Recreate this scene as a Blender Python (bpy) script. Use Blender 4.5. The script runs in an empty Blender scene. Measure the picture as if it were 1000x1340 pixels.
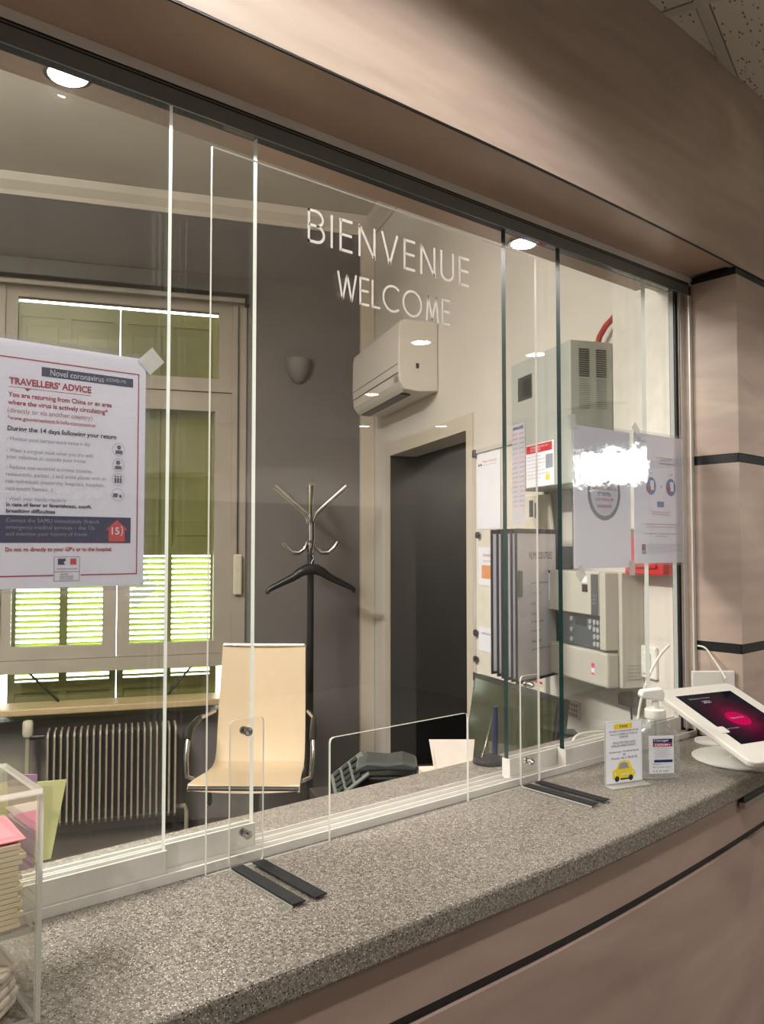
import bpy, bmesh, math, random
from mathutils import Matrix, Vector
random.seed(7)
SC = bpy.context.scene
COL = SC.collection

# ------------------------------------------------------------------ camera
F_PX, PITCH, YAW = 1082.54, 0.0415272, 0.872384
cam_d = bpy.data.cameras.new('camera')
cam_d.sensor_fit = 'HORIZONTAL'; cam_d.sensor_width = 36.0
cam_d.lens = 36.0 * F_PX / 1000.0
cam_d.clip_start = 0.02; cam_d.clip_end = 200
cam = bpy.data.objects.new('camera', cam_d); COL.objects.link(cam)
cam.location = (0, 0, 1.52)
cam.rotation_euler = (math.pi/2 + PITCH, 0, YAW - math.pi/2)
SC.camera = cam
# ------------------------------------------------------------------ sky, exposure
wd = bpy.data.worlds.new('sky'); SC.world = wd; wd.use_nodes = True
wd.node_tree.nodes['Background'].inputs[0].default_value = (0.93, 1.0, 0.96, 1)
wd.node_tree.nodes['Background'].inputs[1].default_value = 13.0
SC.view_settings.view_transform = 'Standard'
SC.view_settings.look = 'None'
SC.view_settings.gamma = 1.0
SC.view_settings.use_curve_mapping = False
SC.view_settings.exposure = -0.38
try:
    SC.cycles.transparent_max_bounces = 40
    SC.cycles.max_bounces = 10
    SC.cycles.sample_clamp_indirect = 6.0
except Exception:
    pass
LOBBY_W = 1.0       # scale of the lobby downlights
OFFICE_W = 210.0     # power of the added, unseen office light

# ------------------------------------------------------------------ frames
ROOM = -0.392626                # the office is turned against the glazed wall
EX = Vector((math.cos(ROOM), math.sin(ROOM), 0)); EY = Vector((-math.sin(ROOM), math.cos(ROOM), 0)); EZ = Vector((0, 0, 1))
A0, B0 = 1.45, 4.764            # right wall, back wall (office coordinates)
def room(a, b, z=0.0): return EX*a + EY*b + EZ*z
def TR(a, b, z=0.0, rot=0.0): return Matrix.Translation(room(a, b, z)) @ Matrix.Rotation(ROOM+rot, 4, 'Z')
def TW(x, y, z=0.0, rot=0.0): return Matrix.Translation((x, y, z)) @ Matrix.Rotation(rot, 4, 'Z')
def flat(o, xd, up=EZ):
    xd = Vector(xd).normalized(); up = Vector(up).normalized(); n = xd.cross(up)
    M = Matrix((xd, up, n)).transposed().to_4x4(); M.translation = o
    return M
def TG(x, y, z): return flat(Vector((x, y, z)), (1, 0, 0))          # flat thing on the glazing, facing the lobby
def TRW(a, b, z): return flat(room(a, b, z), -EY)                   # flat thing on the office's right wall

# ------------------------------------------------------------------ materials
def lin(c):
    c = c/255.0
    return c/12.92 if c <= 0.04045 else ((c+0.055)/1.055)**2.4
def rgb(r, g, b): return (lin(r), lin(g), lin(b), 1)
def new(name):
    m = bpy.data.materials.new(name); m.use_nodes = True
    nt = m.node_tree; nt.nodes.clear()
    o = nt.nodes.new('ShaderNodeOutputMaterial')
    return m, nt, o
MC = {}
def mat(name, col, rough=0.5, metal=0.0, var=0.06, scale=18.0, spec=0.5, bump=0.0, bscale=200.0):
    if name in MC: return MC[name]
    m, nt, o = new(name); N, L = nt.nodes, nt.links
    p = N.new('ShaderNodeBsdfPrincipled')
    p.inputs['Roughness'].default_value = rough; p.inputs['Metallic'].default_value = metal
    p.inputs['Specular IOR Level'].default_value = spec
    tc = N.new('ShaderNodeTexCoord'); nz = N.new('ShaderNodeTexNoise'); nz.inputs['Scale'].default_value = scale
    nz.inputs['Detail'].default_value = 3
    rp = N.new('ShaderNodeValToRGB')
    c = rgb(*col)
    rp.color_ramp.elements[0].position = .3; rp.color_ramp.elements[1].position = .7
    rp.color_ramp.elements[0].color = tuple(max(0, x*(1-var)) for x in c[:3]) + (1,)
    rp.color_ramp.elements[1].color = tuple(min(1, x*(1+var)) for x in c[:3]) + (1,)
    L.new(tc.outputs['Object'], nz.inputs['Vector']); L.new(nz.outputs['Fac'], rp.inputs['Fac'])
    L.new(rp.outputs['Color'], p.inputs['Base Color'])
    if bump:
        n2 = N.new('ShaderNodeTexNoise'); n2.inputs['Scale'].default_value = bscale; n2.inputs['Detail'].default_value = 4
        bp = N.new('ShaderNodeBump'); bp.inputs['Strength'].default_value = bump; bp.inputs['Distance'].default_value = .01
        L.new(tc.outputs['Object'], n2.inputs['Vector']); L.new(n2.outputs['Fac'], bp.inputs['Height']); L.new(bp.outputs['Normal'], p.inputs['Normal'])
    L.new(p.outputs[0], o.inputs[0]); MC[name] = m
    return m
def emit(name, col, s):
    if name in MC: return MC[name]
    m, nt, o = new(name); e = nt.nodes.new('ShaderNodeEmission')
    e.inputs[0].default_value = rgb(*col); e.inputs[1].default_value = s
    nt.links.new(e.outputs[0], o.inputs[0]); MC[name] = m
    return m
def clear(name, tint, f0=0.04, rough=0.0, haze=0.0, k=1.0, wave=0.0):
    """thin sheet of glass or plastic: straight-through transmission plus an angle dependent mirror reflection"""
    m, nt, o = new(name); N, L = nt.nodes, nt.links
    g = N.new('ShaderNodeNewGeometry'); d = N.new('ShaderNodeVectorMath'); d.operation = 'DOT_PRODUCT'
    L.new(g.outputs['Incoming'], d.inputs[0]); L.new(g.outputs['Normal'], d.inputs[1])
    def mth(op, a, b=None):
        n = N.new('ShaderNodeMath'); n.operation = op
        for i, v in enumerate((a, b)):
            if v is None: continue
            if isinstance(v, (int, float)): n.inputs[i].default_value = v
            else: L.new(v, n.inputs[i])
        return n.outputs[0]
    ab = mth('ABSOLUTE', d.outputs['Value']); om = mth('SUBTRACT', 1.0, ab); p5 = mth('POWER', om, 5.0)
    fr = mth('ADD', mth('MULTIPLY', p5, (1-f0)*k), f0)
    t = N.new('ShaderNodeBsdfTransparent'); t.inputs[0].default_value = tint
    gl = N.new('ShaderNodeBsdfGlossy'); gl.inputs['Roughness'].default_value = rough; gl.inputs['Color'].default_value = (1, 1, 1, 1)
    if wave:
        tc = N.new('ShaderNodeTexCoord'); nz = N.new('ShaderNodeTexNoise'); nz.inputs['Scale'].default_value = 22
        nz.inputs['Detail'].default_value = 3
        bp = N.new('ShaderNodeBump'); bp.inputs['Strength'].default_value = wave; bp.inputs['Distance'].default_value = .01
        L.new(tc.outputs['Object'], nz.inputs['Vector']); L.new(nz.outputs['Fac'], bp.inputs['Height']); L.new(bp.outputs['Normal'], gl.inputs['Normal'])
    base = t.outputs[0]
    if haze:
        df = N.new('ShaderNodeBsdfDiffuse'); df.inputs[0].default_value = (.85, .85, .85, 1)
        mh = N.new('ShaderNodeMixShader'); mh.inputs[0].default_value = haze
        L.new(base, mh.inputs[1]); L.new(df.outputs[0], mh.inputs[2]); base = mh.outputs[0]
    mx = N.new('ShaderNodeMixShader'); L.new(fr, mx.inputs[0]); L.new(base, mx.inputs[1]); L.new(gl.outputs[0], mx.inputs[2])
    L.new(mx.outputs[0], o.inputs[0]); MC[name] = m
    return m
def edge_mat(name, col, tr=0.4):
    m, nt, o = new(name); N, L = nt.nodes, nt.links
    a = N.new('ShaderNodeBsdfPrincipled'); a.inputs['Base Color'].default_value = rgb(*col); a.inputs['Roughness'].default_value = .25
    t = N.new('ShaderNodeBsdfTranslucent'); t.inputs[0].default_value = rgb(*col)
    mx = N.new('ShaderNodeMixShader'); mx.inputs[0].default_value = tr
    L.new(a.outputs[0], mx.inputs[1]); L.new(t.outputs[0], mx.inputs[2]); L.new(mx.outputs[0], o.inputs[0])
    return m
def wood_mat(name, c1, c2, c3, rough=0.42, axis=(1, 1, 1), spec=.4):
    m, nt, o = new(name); N, L = nt.nodes, nt.links
    p = N.new('ShaderNodeBsdfPrincipled'); p.inputs['Roughness'].default_value = rough; p.inputs['Specular IOR Level'].default_value = spec
    tc = N.new('ShaderNodeTexCoord'); mp = N.new('ShaderNodeMapping'); mp.inputs['Scale'].default_value = axis
    n1 = N.new('ShaderNodeTexNoise'); n1.inputs['Scale'].default_value = 1.9; n1.inputs['Detail'].default_value = 4; n1.inputs['Distortion'].default_value = 2.6
    n2 = N.new('ShaderNodeTexNoise'); n2.inputs['Scale'].default_value = 7; n2.inputs['Detail'].default_value = 5; n2.inputs['Distortion'].default_value = 2.2
    r1 = N.new('ShaderNodeValToRGB'); e = r1.color_ramp.elements
    e[0].position = .28; e[0].color = rgb(*c1); e[1].position = .72; e[1].color = rgb(*c2); q = r1.color_ramp.elements.new(.5); q.color = rgb(*c3)
    w = N.new('ShaderNodeTexWave'); w.wave_type = 'BANDS'; w.bands_direction = 'Z'; w.inputs['Scale'].default_value = 3.2
    w.inputs['Distortion'].default_value = 9; w.inputs['Detail'].default_value = 3; w.inputs['Detail Scale'].default_value = .8
    mx = N.new('ShaderNodeMixRGB'); mx.blend_type = 'MULTIPLY'; mx.inputs[0].default_value = .05
    m2 = N.new('ShaderNodeMixRGB'); m2.blend_type = 'MULTIPLY'; m2.inputs[0].default_value = .16
    L.new(tc.outputs['Object'], mp.inputs[0])
    for k in (n1, n2, w): L.new(mp.outputs[0], k.inputs['Vector'])
    L.new(n1.outputs['Fac'], r1.inputs[0]); L.new(r1.outputs[0], mx.inputs[1]); L.new(w.outputs['Color'], mx.inputs[2])
    L.new(mx.outputs[0], m2.inputs[1]); L.new(n2.outputs['Fac'], m2.inputs[2]); L.new(m2.outputs[0], p.inputs['Base Color'])
    L.new(p.outputs[0], o.inputs[0])
    return m
def stone_mat(name):
    m, nt, o = new(name); N, L = nt.nodes, nt.links
    p = N.new('ShaderNodeBsdfPrincipled'); p.inputs['Roughness'].default_value = .33; p.inputs['Specular IOR Level'].default_value = .5
    tc = N.new('ShaderNodeTexCoord')
    n0 = N.new('ShaderNodeTexNoise'); n0.inputs['Scale'].default_value = 210; n0.inputs['Detail'].default_value = 4
    r0 = N.new('ShaderNodeValToRGB'); r0.color_ramp.elements[0].position = .35; r0.color_ramp.elements[1].position = .68
    r0.color_ramp.elements[0].color = rgb(96, 90, 83); r0.color_ramp.elements[1].color = rgb(143, 136, 125)
    L.new(tc.outputs['Object'], n0.inputs['Vector']); L.new(n0.outputs['Fac'], r0.inputs[0])
    prev = r0.outputs[0]
    for sc, lo, colr, seed in ((210, .235, rgb(28, 27, 27), 0), (300, .20, rgb(226, 218, 204), 3.3), (120, .15, rgb(60, 57, 55), 7.1)):
        mp = N.new('ShaderNodeMapping'); mp.inputs['Location'].default_value = (seed, seed*1.7, seed*.3)
        v = N.new('ShaderNodeTexVoronoi'); v.inputs['Scale'].default_value = sc
        gt = N.new('ShaderNodeMath'); gt.operation = 'LESS_THAN'; gt.inputs[1].default_value = lo
        mx = N.new('ShaderNodeMixRGB'); mx.inputs[2].default_value = colr
        L.new(tc.outputs['Object'], mp.inputs[0]); L.new(mp.outputs[0], v.inputs['Vector'])
        L.new(v.outputs['Distance'], gt.inputs[0]); L.new(gt.outputs[0], mx.inputs[0]); L.new(prev, mx.inputs[1]); prev = mx.outputs[0]
    L.new(prev, p.inputs['Base Color']); L.new(p.outputs[0], o.inputs[0])
    return m
def tile_mat(name):
    m, nt, o = new(name); N, L = nt.nodes, nt.links
    p = N.new('ShaderNodeBsdfPrincipled'); p.inputs['Roughness'].default_value = .9
    tc = N.new('ShaderNodeTexCoord'); mp = N.new('ShaderNodeMapping'); mp.inputs['Scale'].default_value = (38, 90, 38)
    nd = N.new('ShaderNodeTexNoise'); nd.inputs['Scale'].default_value = 9
    v = N.new('ShaderNodeTexVoronoi'); v.inputs['Scale'].default_value = 1.0
    r = N.new('ShaderNodeValToRGB'); r.color_ramp.elements[0].position = .16; r.color_ramp.elements[1].position = .26
    r.color_ramp.elements[0].color = rgb(120, 112, 100); r.color_ramp.elements[1].color = rgb(212, 206, 194)
    L.new(tc.outputs['Object'], mp.inputs[0]); L.new(mp.outputs[0], v.inputs['Vector']); L.new(v.outputs['Distance'], r.inputs[0])
    L.new(r.outputs[0], p.inputs['Base Color']); L.new(p.outputs[0], o.inputs[0])
    return m
WOOD = wood_mat('maple_laminate', (176, 155, 144), (208, 191, 173), (190, 170, 155), axis=(.55, .55, 2.0))
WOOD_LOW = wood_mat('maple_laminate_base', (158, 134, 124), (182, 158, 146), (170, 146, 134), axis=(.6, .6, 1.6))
STONE = stone_mat('speckled_worktop')
TILE = tile_mat('mineral_ceiling_tile')
GLASS = clear('clear_glass', (.972, .977, .971, 1), .04)
PLEXI = clear('clear_plexiglass', (.985, .985, .98, 1), .038)
FILM = clear('plastic_sleeve', (.97, .97, .98, 1), .09, rough=.05, haze=.04, wave=.04)
BOTTLE = clear('clear_bottle_plastic', (.88, .89, .89, 1), .12, rough=.05, haze=.10)
TAPE = clear('adhesive_tape', (.80, .82, .78, 1), .05, rough=.25, haze=.35)
EDGE_LIT = edge_mat('painted_lit_glass_edge', (232, 236, 230), .5)  # pale colour stands in for lamp light caught by the edge
EDGE_UNLIT = edge_mat('painted_unlit_green_glass_edge', (16, 42, 40), .2)  # same glass edge without lamp light, its darkness put into the green
EDGE_P = edge_mat('painted_lit_plexiglass_edge', (215, 214, 205), .5)  # whitish colour stands in for light caught along the plexiglass edge
ALU = mat('brushed_aluminium', (206, 203, 196), .38, .15, .03, 60)
ALU_D = mat('dark_aluminium', (120, 124, 120), .4, .1, .04, 40)
ALU_G = mat('grey_track', (196, 190, 184), .45, .0, .03)
CHROME = mat('chrome', (205, 205, 205), .12, 1.0, .02)
BLACK = mat('black_gasket', (14, 14, 15), .5, 0, .1)
BLACKP = mat('black_plastic', (24, 24, 26), .38, 0, .1)
DKGREY = mat('dark_grey_plastic', (62, 64, 62), .4, 0, .06)
WHITE = mat('white_plastic', (228, 226, 218), .32, 0, .02)
WHITE_M = mat('white_metal', (212, 208, 198), .4, 0, .02)
PAPER = mat('white_paper', (238, 239, 247), .7, 0, .015)
CREAMW = mat('cream_wall', (212, 206, 196), .85, 0, .03, 3, bump=.05)
GREYW = mat('grey_wall', (104, 100, 98), .85, 0, .05, 2.5, bump=.08)
CEILM = mat('cream_ceiling', (214, 207, 193), .9, 0, .02, 2)
TRIMC = mat('cream_paint', (202, 193, 177), .5, 0, .03, 6)
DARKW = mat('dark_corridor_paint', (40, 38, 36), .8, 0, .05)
NAVY = mat('navy_print', (20, 32, 84), .6, 0, .02)
RED = mat('red_print', (176, 36, 58), .6, 0, .02)
INK = mat('black_print', (40, 40, 48), .6, 0, .02)
GREYINK = mat('grey_print', (150, 152, 165), .6, 0, .02)
PRINTW = mat('white_print', (225, 228, 235), .6, 0, .02)
VINYL = mat('white_vinyl', (226, 222, 214), .6, 0, .02)

# ------------------------------------------------------------------ mesh builder
class MB:
    def __init__(self): self.v = []; self.f = []; self.m = []; self.cur = 0
    def add(self, vs, fs, mi=None):
        o = len(self.v); self.v += [tuple(x) for x in vs]; self.f += [tuple(i+o for i in f) for f in fs]
        self.m += [self.cur if mi is None else mi]*len(fs); return self
    def box(self, x0, x1, y0, y1, z0, z1, M=None, mi=None, faces_mi=None):
        vs = [Vector((x, y, z)) for z in (z0, z1) for y in (y0, y1) for x in (x0, x1)]
        if M is not None: vs = [M @ v for v in vs]
        fs = [(0, 2, 3, 1), (4, 5, 7, 6), (0, 1, 5, 4), (2, 6, 7, 3), (0, 4, 6, 2), (1, 3, 7, 5)]   # -z +z -y +y -x +x
        self.add(vs, fs, mi)
        if faces_mi: self.m[-6:] = faces_mi
        return self
    def prism(self, pts, d0, d1, fn=None, mi=None, side_mi=None):
        """polygon (u,v) pushed from d0 to d1; fn maps (u,v,d) to a point"""
        fn = fn or (lambda u, v, d: (u, v, d)); n = len(pts)
        vs = [fn(u, v, d0) for u, v in pts] + [fn(u, v, d1) for u, v in pts]
        k = len(self.f)
        self.add(vs, [tuple(reversed(range(n))), tuple(range(n, 2*n))] + [(i, (i+1) % n, n+(i+1) % n, n+i) for i in range(n)], mi)
        if side_mi is not None: self.m[k+2:] = [side_mi]*n
        return self
    def tube(self, pts, r, n=10, caps=True, close=False):
        pts = [Vector(p) for p in pts]; rs = r if isinstance(r, (list, tuple)) else [r]*len(pts)
        up = None; rings = []
        for i, p in enumerate(pts):
            t = (pts[min(i+1, len(pts)-1)] - pts[max(i-1, 0)]).normalized()
            if up is None: up = Vector((0, 0, 1)) if abs(t.z) < .9 else Vector((1, 0, 0))
            s = t.cross(up).normalized(); up = s.cross(t).normalized()
            rings.append([p + (s*math.cos(a) + up*math.sin(a))*rs[i] for a in (2*math.pi*k/n for k in range(n))])
        vs = [v for rg in rings for v in rg]; fs = []
        for i in range(len(pts)-1):
            for k in range(n): fs.append((i*n+k, i*n+(k+1) % n, (i+1)*n+(k+1) % n, (i+1)*n+k))
        if caps: fs += [tuple(reversed(range(n))), tuple((len(pts)-1)*n+k for k in range(n))]
        return self.add(vs, fs)
    def lathe(self, prof, n=24, c=(0, 0, 0), sx=1, sy=1):
        vs = []; fs = []
        for r, z in prof:
            for k in range(n):
                a = 2*math.pi*k/n; vs.append((c[0]+r*math.cos(a)*sx, c[1]+r*math.sin(a)*sy, c[2]+z))
        for i in range(len(prof)-1):
            for k in range(n): fs.append((i*n+k, i*n+(k+1) % n, (i+1)*n+(k+1) % n, (i+1)*n+k))
        fs += [tuple(reversed(range(n))), tuple((len(prof)-1)*n+k for k in range(n))]
        return self.add(vs, fs)
    def quad(self, a, b, c, d): return self.add([a, b, c, d], [(0, 1, 2, 3)])
    def rect(self, x0, x1, y0, y1, d=0.0): return self.add([(x0, y0, d), (x1, y0, d), (x1, y1, d), (x0, y1, d)], [(0, 1, 2, 3)])
    def disc(self, x, y, r, d=0.0, n=20, sy=1): return self.add([(x+r*math.cos(2*math.pi*k/n), y+r*sy*math.sin(2*math.pi*k/n), d) for k in range(n)], [tuple(range(n))])
    def ring(self, x, y, r0, r1, d=0.0, n=28):
        vs = [(x+r*math.cos(2*math.pi*k/n), y+r*math.sin(2*math.pi*k/n), d) for r in (r0, r1) for k in range(n)]
        return self.add(vs, [(k, n+k, n+(k+1) % n, (k+1) % n) for k in range(n)])
    def mesh(self, name, mats):
        me = bpy.data.meshes.new(name); me.from_pydata(self.v, [], self.f)
        for x in (mats if isinstance(mats, (list, tuple)) else [mats]): me.materials.append(x)
        me.polygons.foreach_set('material_index', self.m)
        return me
    def build(self, name, mats, parent=None, T=None, smooth=False, bevel=0.0, fix=True):
        me = self.mesh(name, mats)
        if fix:
            bm = bmesh.new(); bm.from_mesh(me); bmesh.ops.recalc_face_normals(bm, faces=bm.faces); bm.to_mesh(me); bm.free()
        if smooth:
            me.polygons.foreach_set('use_smooth', [True]*len(me.polygons)); me.set_sharp_from_angle(angle=math.radians(38))
        o = bpy.data.objects.new(name, me); COL.objects.link(o)
        if parent is not None: o.parent = parent
        if T is not None: o.matrix_world = T if parent is None else o.matrix_world; 
        if T is not None and parent is not None: o.matrix_local = T
        if bevel:
            md = o.modifiers.new('bevel', 'BEVEL'); md.width = bevel; md.segments = 2; md.limit_method = 'ANGLE'; md.angle_limit = math.radians(40)
        return o
def tag(o, label=None, cat=None, group=None, kind=None):
    if label: o['label'] = label
    if cat: o['category'] = cat
    if group: o['group'] = group
    if kind: o['kind'] = kind
    return o
def thing(name, T, label, cat, group=None):
    o = bpy.data.objects.new(name, None); o.empty_display_size = .05; COL.objects.link(o); o.matrix_world = T
    return tag(o, label, cat, group)
def struct(name, T=None):
    o = bpy.data.objects.new(name, None); o.empty_display_size = .05; COL.objects.link(o)
    if T is not None: o.matrix_world = T
    o['kind'] = 'structure'
    return o
def share(name, me, parent, T):
    o = bpy.data.objects.new(name, me); COL.objects.link(o); o.parent = parent; o.matrix_local = T
    return o
def text_mesh(s, offset=0.0, spacing=1.0, line=1.0):
    c = bpy.data.curves.new('lettering', 'FONT'); c.body = s; c.size = 1.0; c.offset = offset; c.space_character = spacing; c.space_line = line
    c.resolution_u = 3; c.fill_mode = 'FRONT'
    t = bpy.data.objects.new('lettering', c); COL.objects.link(t)
    dg = bpy.context.evaluated_depsgraph_get(); me = bpy.data.meshes.new_from_object(t.evaluated_get(dg))
    bpy.data.objects.remove(t); bpy.data.curves.remove(c)
    return me
def text(s, parent, x0, x1, y0, y1, m, d=0.0004, offset=0.0, spacing=1.0, name='lettering', line=1.0):
    """lettering fitted into the rectangle x0..x1, y0..y1 of the parent's flat face"""
    me = text_mesh(s, offset, spacing, line)
    xs = [v.co.x for v in me.vertices]; ys = [v.co.y for v in me.vertices]
    ax, bx, ay, by = min(xs), max(xs), min(ys), max(ys)
    for v in me.vertices:
        v.co = ((v.co.x-ax)/(bx-ax)*(x1-x0)+x0, (v.co.y-ay)/(by-ay)*(y1-y0)+y0, d)
    me.materials.clear(); me.materials.append(m)
    o = bpy.data.objects.new(name, me); COL.objects.link(o); o.parent = parent
    return o
def rrect(x0, x1, y0, y1, r, n=4):
    p = []
    for cx, cy, a0 in ((x1-r, y1-r, 0), (x0+r, y1-r, 90), (x0+r, y0+r, 180), (x1-r, y0+r, 270)):
        for k in range(n+1):
            a = math.radians(a0+90*k/n); p.append((cx+r*math.cos(a), cy+r*math.sin(a)))
    return p

# ------------------------------------------------------------------ plan curves of the curved woodwork
def FS(x): return .942 + .03*max(0, x-.95)**1.6      # fascia above the window
def FC(x): return .785 + .075*max(0, x-.95)**1.6     # counter edge
def xs_(a, b, n): return [a+(b-a)*i/n for i in range(n+1)]
def slab(mb, xs, f0, f1, z0, z1):
    pts = [(x, f0(x)) for x in xs] + [(x, f1(x)) for x in reversed(xs)]
    return mb.prism(pts, z0, z1)

# ================================================================== STRUCTURE
HC, HO = 2.69, 3.515      # lobby and office ceiling heights
fl = MB().box(-2.7, 6.2, 1.0, 7.2, -.08, 0).build('floor_office', mat('brown_vinyl_floor', (74, 66, 60), .45, 0, .08, 6)); tag(fl, kind='structure')
fl = MB().box(-2.7, 6.2, -5.2, .9995, -.08, 0).build('floor_lobby', mat('pale_stone_floor', (140, 133, 124), .35, 0, .06, 5)); tag(fl, kind='structure')

# lobby shell (behind and beside the camera, seen as reflections)
LW = mat('lobby_wall_paint', (216, 208, 196), .8, 0, .03, 3); WAIN = mat('lobby_wainscot', (96, 84, 74), .6, 0, .05, 4)
w = struct('wall_lobby_rear'); MB().box(-2.7, 6.2, -5.2, -5.0, 1.96, 3.6).build('upper_wall', LW, w); MB().box(-2.7, 6.2, -5.2, -4.985, 0, 1.96).build('wainscot', WAIN, w)
w = struct('wall_lobby_left'); MB().box(-2.7, -2.5, -5, 1.0, 1.96, 3.6).build('upper_wall', LW, w); MB().box(-2.7, -2.49, -5, 1.0, 0, 1.96).build('wainscot', WAIN, w)
w = struct('wall_lobby_right')
MB().box(6, 6.2, -5, 1.2, 0, 2.02).box(6, 6.2, -5, 1.2, 2.38, 3.6).box(6, 6.2, -5, -2.42, 2.02, 2.38).box(6, 6.2, -1.36, 1.2, 2.02, 2.38).build('masonry', LW, w)
w = struct('window_3')
MB().box(6.02, 6.08, -2.42, -2.38, 2.02, 2.38).box(6.02, 6.08, -1.40, -1.36, 2.02, 2.38).box(6.02, 6.08, -2.38, -1.40, 2.02, 2.05).box(6.02, 6.08, -2.38, -1.40, 2.35, 2.38).build('frame', WHITE, w)
MB().box(6.045, 6.051, -2.38, -1.40, 2.05, 2.35).build('pane', GLASS, w)

# suspended lobby ceiling: tiles in a grid of tee bars
ce = struct('ceiling_lobby')
MB().box(-2.6, 6.1, -5.1, 1.05, HC+.03, HC+.08).build('slab', mat('ceiling_void', (60, 58, 55), .9), ce)
ga = math.radians(17); gu = Vector((math.cos(ga), math.sin(ga), 0)); gv = Vector((-math.sin(ga), math.cos(ga), 0)); g0 = Vector((1.64, .885, 0))
tile_me = MB().box(-.285, .285, -.285, .285, 0, .014).mesh('tile', TILE); cnt = 0
for i in range(-16, 16):
    for j in range(-16, 16):
        c = g0 + gu*(.6*(i+.5)) + gv*(.6*(j+.5))
        if -2.4 < c.x < 5.9 and -4.9 < c.y < 1.32:
            share('tile', tile_me, ce, Matrix.Translation((c.x, c.y, HC)) @ Matrix.Rotation(ga, 4, 'Z'))
TEE = mat('tee_bar', (196, 190, 178), .5, 0, .02)
def bar_span(o, d):
    lo, hi = -20, 20
    for k, (mn, mxx) in enumerate(((-2.5, 6.0), (-5.0, 1.06))):
        if abs(d[k]) > 1e-6:
            a, b = sorted(((mn-o[k])/d[k], (mxx-o[k])/d[k])); lo = max(lo, a); hi = min(hi, b)
    return lo, hi
for i in range(-16, 17):
    for d, e in ((gu, gv), (gv, gu)):
        o = g0 + e*(.6*i); lo, hi = bar_span(o, d)
        if hi-lo > .3:
            M = Matrix((d, EZ.cross(d), EZ)).transposed().to_4x4(); M.translation = (o.x, o.y, HC-.004)
            z = 0.0 if d is gu else .001
            MB().box(lo, hi, -.0125, .0125, z, .02).build('tee_bar', TEE, ce, M)

# front wall of wood panels with the service opening
wf = struct('wall_front')
XS = xs_(-2.5, 6.0, 68)
slab(MB(), XS, FS, lambda x: FS(x)+.02, 2.2068, HC+.02).build('fascia_panel', WOOD, wf, smooth=True)
slab(MB(), XS, lambda x: FS(x)+.0006, lambda x: FS(x)+.004, 2.2040, 2.2067).build('shadow_joint', BLACK, wf)
MB().prism([(x, FS(x)+.0042) for x in XS if x < 1.93]+[(1.93, FS(1.93)+.0042), (1.93, 1.24), (-2.5, 1.24)], 2.2040, 2.2066).build('soffit_board', wood_mat('soffit_laminate', (168, 140, 122), (190, 164, 142), (178, 152, 132), .3, (.5, .5, 2)), wf)
MB().box(-2.6, 6.1, 1.06, 1.24, 2.221, 3.6).box(-2.6, -.45, 1.06, 1.24, 0, 2.221).build('masonry', CREAMW, wf)
MB().box(-2.5, -.45, .945, 1.06, 1.06, 2.207).build('wood_pier', WOOD, wf)
# column at the right end of the opening: panels with black recessed joints
XC = 1.945
for z0, z1 in ((0, 1.261), (1.285, 1.724), (1.747, 2.186)):
    MB().box(XC, XC+.018, FS(XC)+.001, 1.0886, z0 if z0 else 1.052, z1).build('reveal_panel', WOOD, wf)
    xs = xs_(XC+.0005, 6.0, 24)
    slab(MB(), xs, FS, lambda x: FS(x)+.018, z0 if z0 else 1.052, z1).build('column_panel', WOOD, wf, smooth=True)
for z0, z1 in ((1.261, 1.285), (1.724, 1.747), (2.186, 2.204)):
    MB().box(XC+.002, XC+.017, FS(XC)+.005, 1.0886, z0, z1).build('black_joint', BLACK, wf)
    slab(MB(), xs_(XC+.004, 6.0, 24), lambda x: FS(x)+.003, lambda x: FS(x)+.017, z0, z1).build('black_joint', BLACK, wf)
MB().prism([(XC+.018, 1.14), (XC+.018, FS(XC)+.019)]+[(x, FS(x)+.019) for x in xs_(XC+.02, 6, 12)]+[(6, 1.14)], 0, 2.2).build('column_core', DARKW, wf)
# pink-beige lining of the jamb on the office side
MB().box(1.9445, 1.985, 1.1402, 1.150, 1.05, 2.203).build('jamb_lining', CREAMW, wf)

# window_1: aluminium tracks of the service window
w1 = struct('window_1')
MB().box(-.45, 1.94, 1.0886, 1.15, 2.189, 2.2038).build('track_cap', mat('pale_track_cap', (238, 234, 230), .45, 0, .02), w1)
MB().box(-.45, 1.94, 1.0886, 1.0916, 2.1565, 2.1805).build('track_face', ALU_D, w1)
MB().box(-.45, 1.94, 1.0918, 1.136, 2.1725, 2.1888).build('track_groove', BLACK, w1)
MB().box(-.45, 1.94, 1.0900, 1.0917, 2.1806, 2.1889).build('track_slot', BLACK, w1); MB().box(-.45, 1.94, 1.0895, 1.0899, 2.1838, 2.1856).build('track_rib', ALU_D, w1)
MB().box(-.45, 1.94, 1.0886, 1.150, 1.0505, 1.0535).box(-.45, 1.94, 1.0886, 1.0925, 1.0535, 1.0635).box(-.45, 1.94, 1.1135, 1.1155, 1.0535, 1.0605).box(-.45, 1.94, 1.1365, 1.1385, 1.0535, 1.0605).box(-.45, 1.94, 1.148, 1.150, 1.0535, 1.0635).build('sill_track', ALU, w1)
MB().box(1.932, 1.944, 1.0886, 1.0925, 1.0635, 2.189).build('jamb_profile', ALU, w1); MB().box(1.9405, 1.944, 1.0927, 1.139, 1.0635, 2.189).build('jamb_lining', WOOD, w1); MB().box(1.925, 1.9403, 1.109, 1.1115, 1.0635, 2.172).build('jamb_fin', ALU, w1)
MB().box(1.912, 1.924, 1.1165, 1.134, 1.0635, 2.168).build('brush_seal', BLACK, w1)

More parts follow.
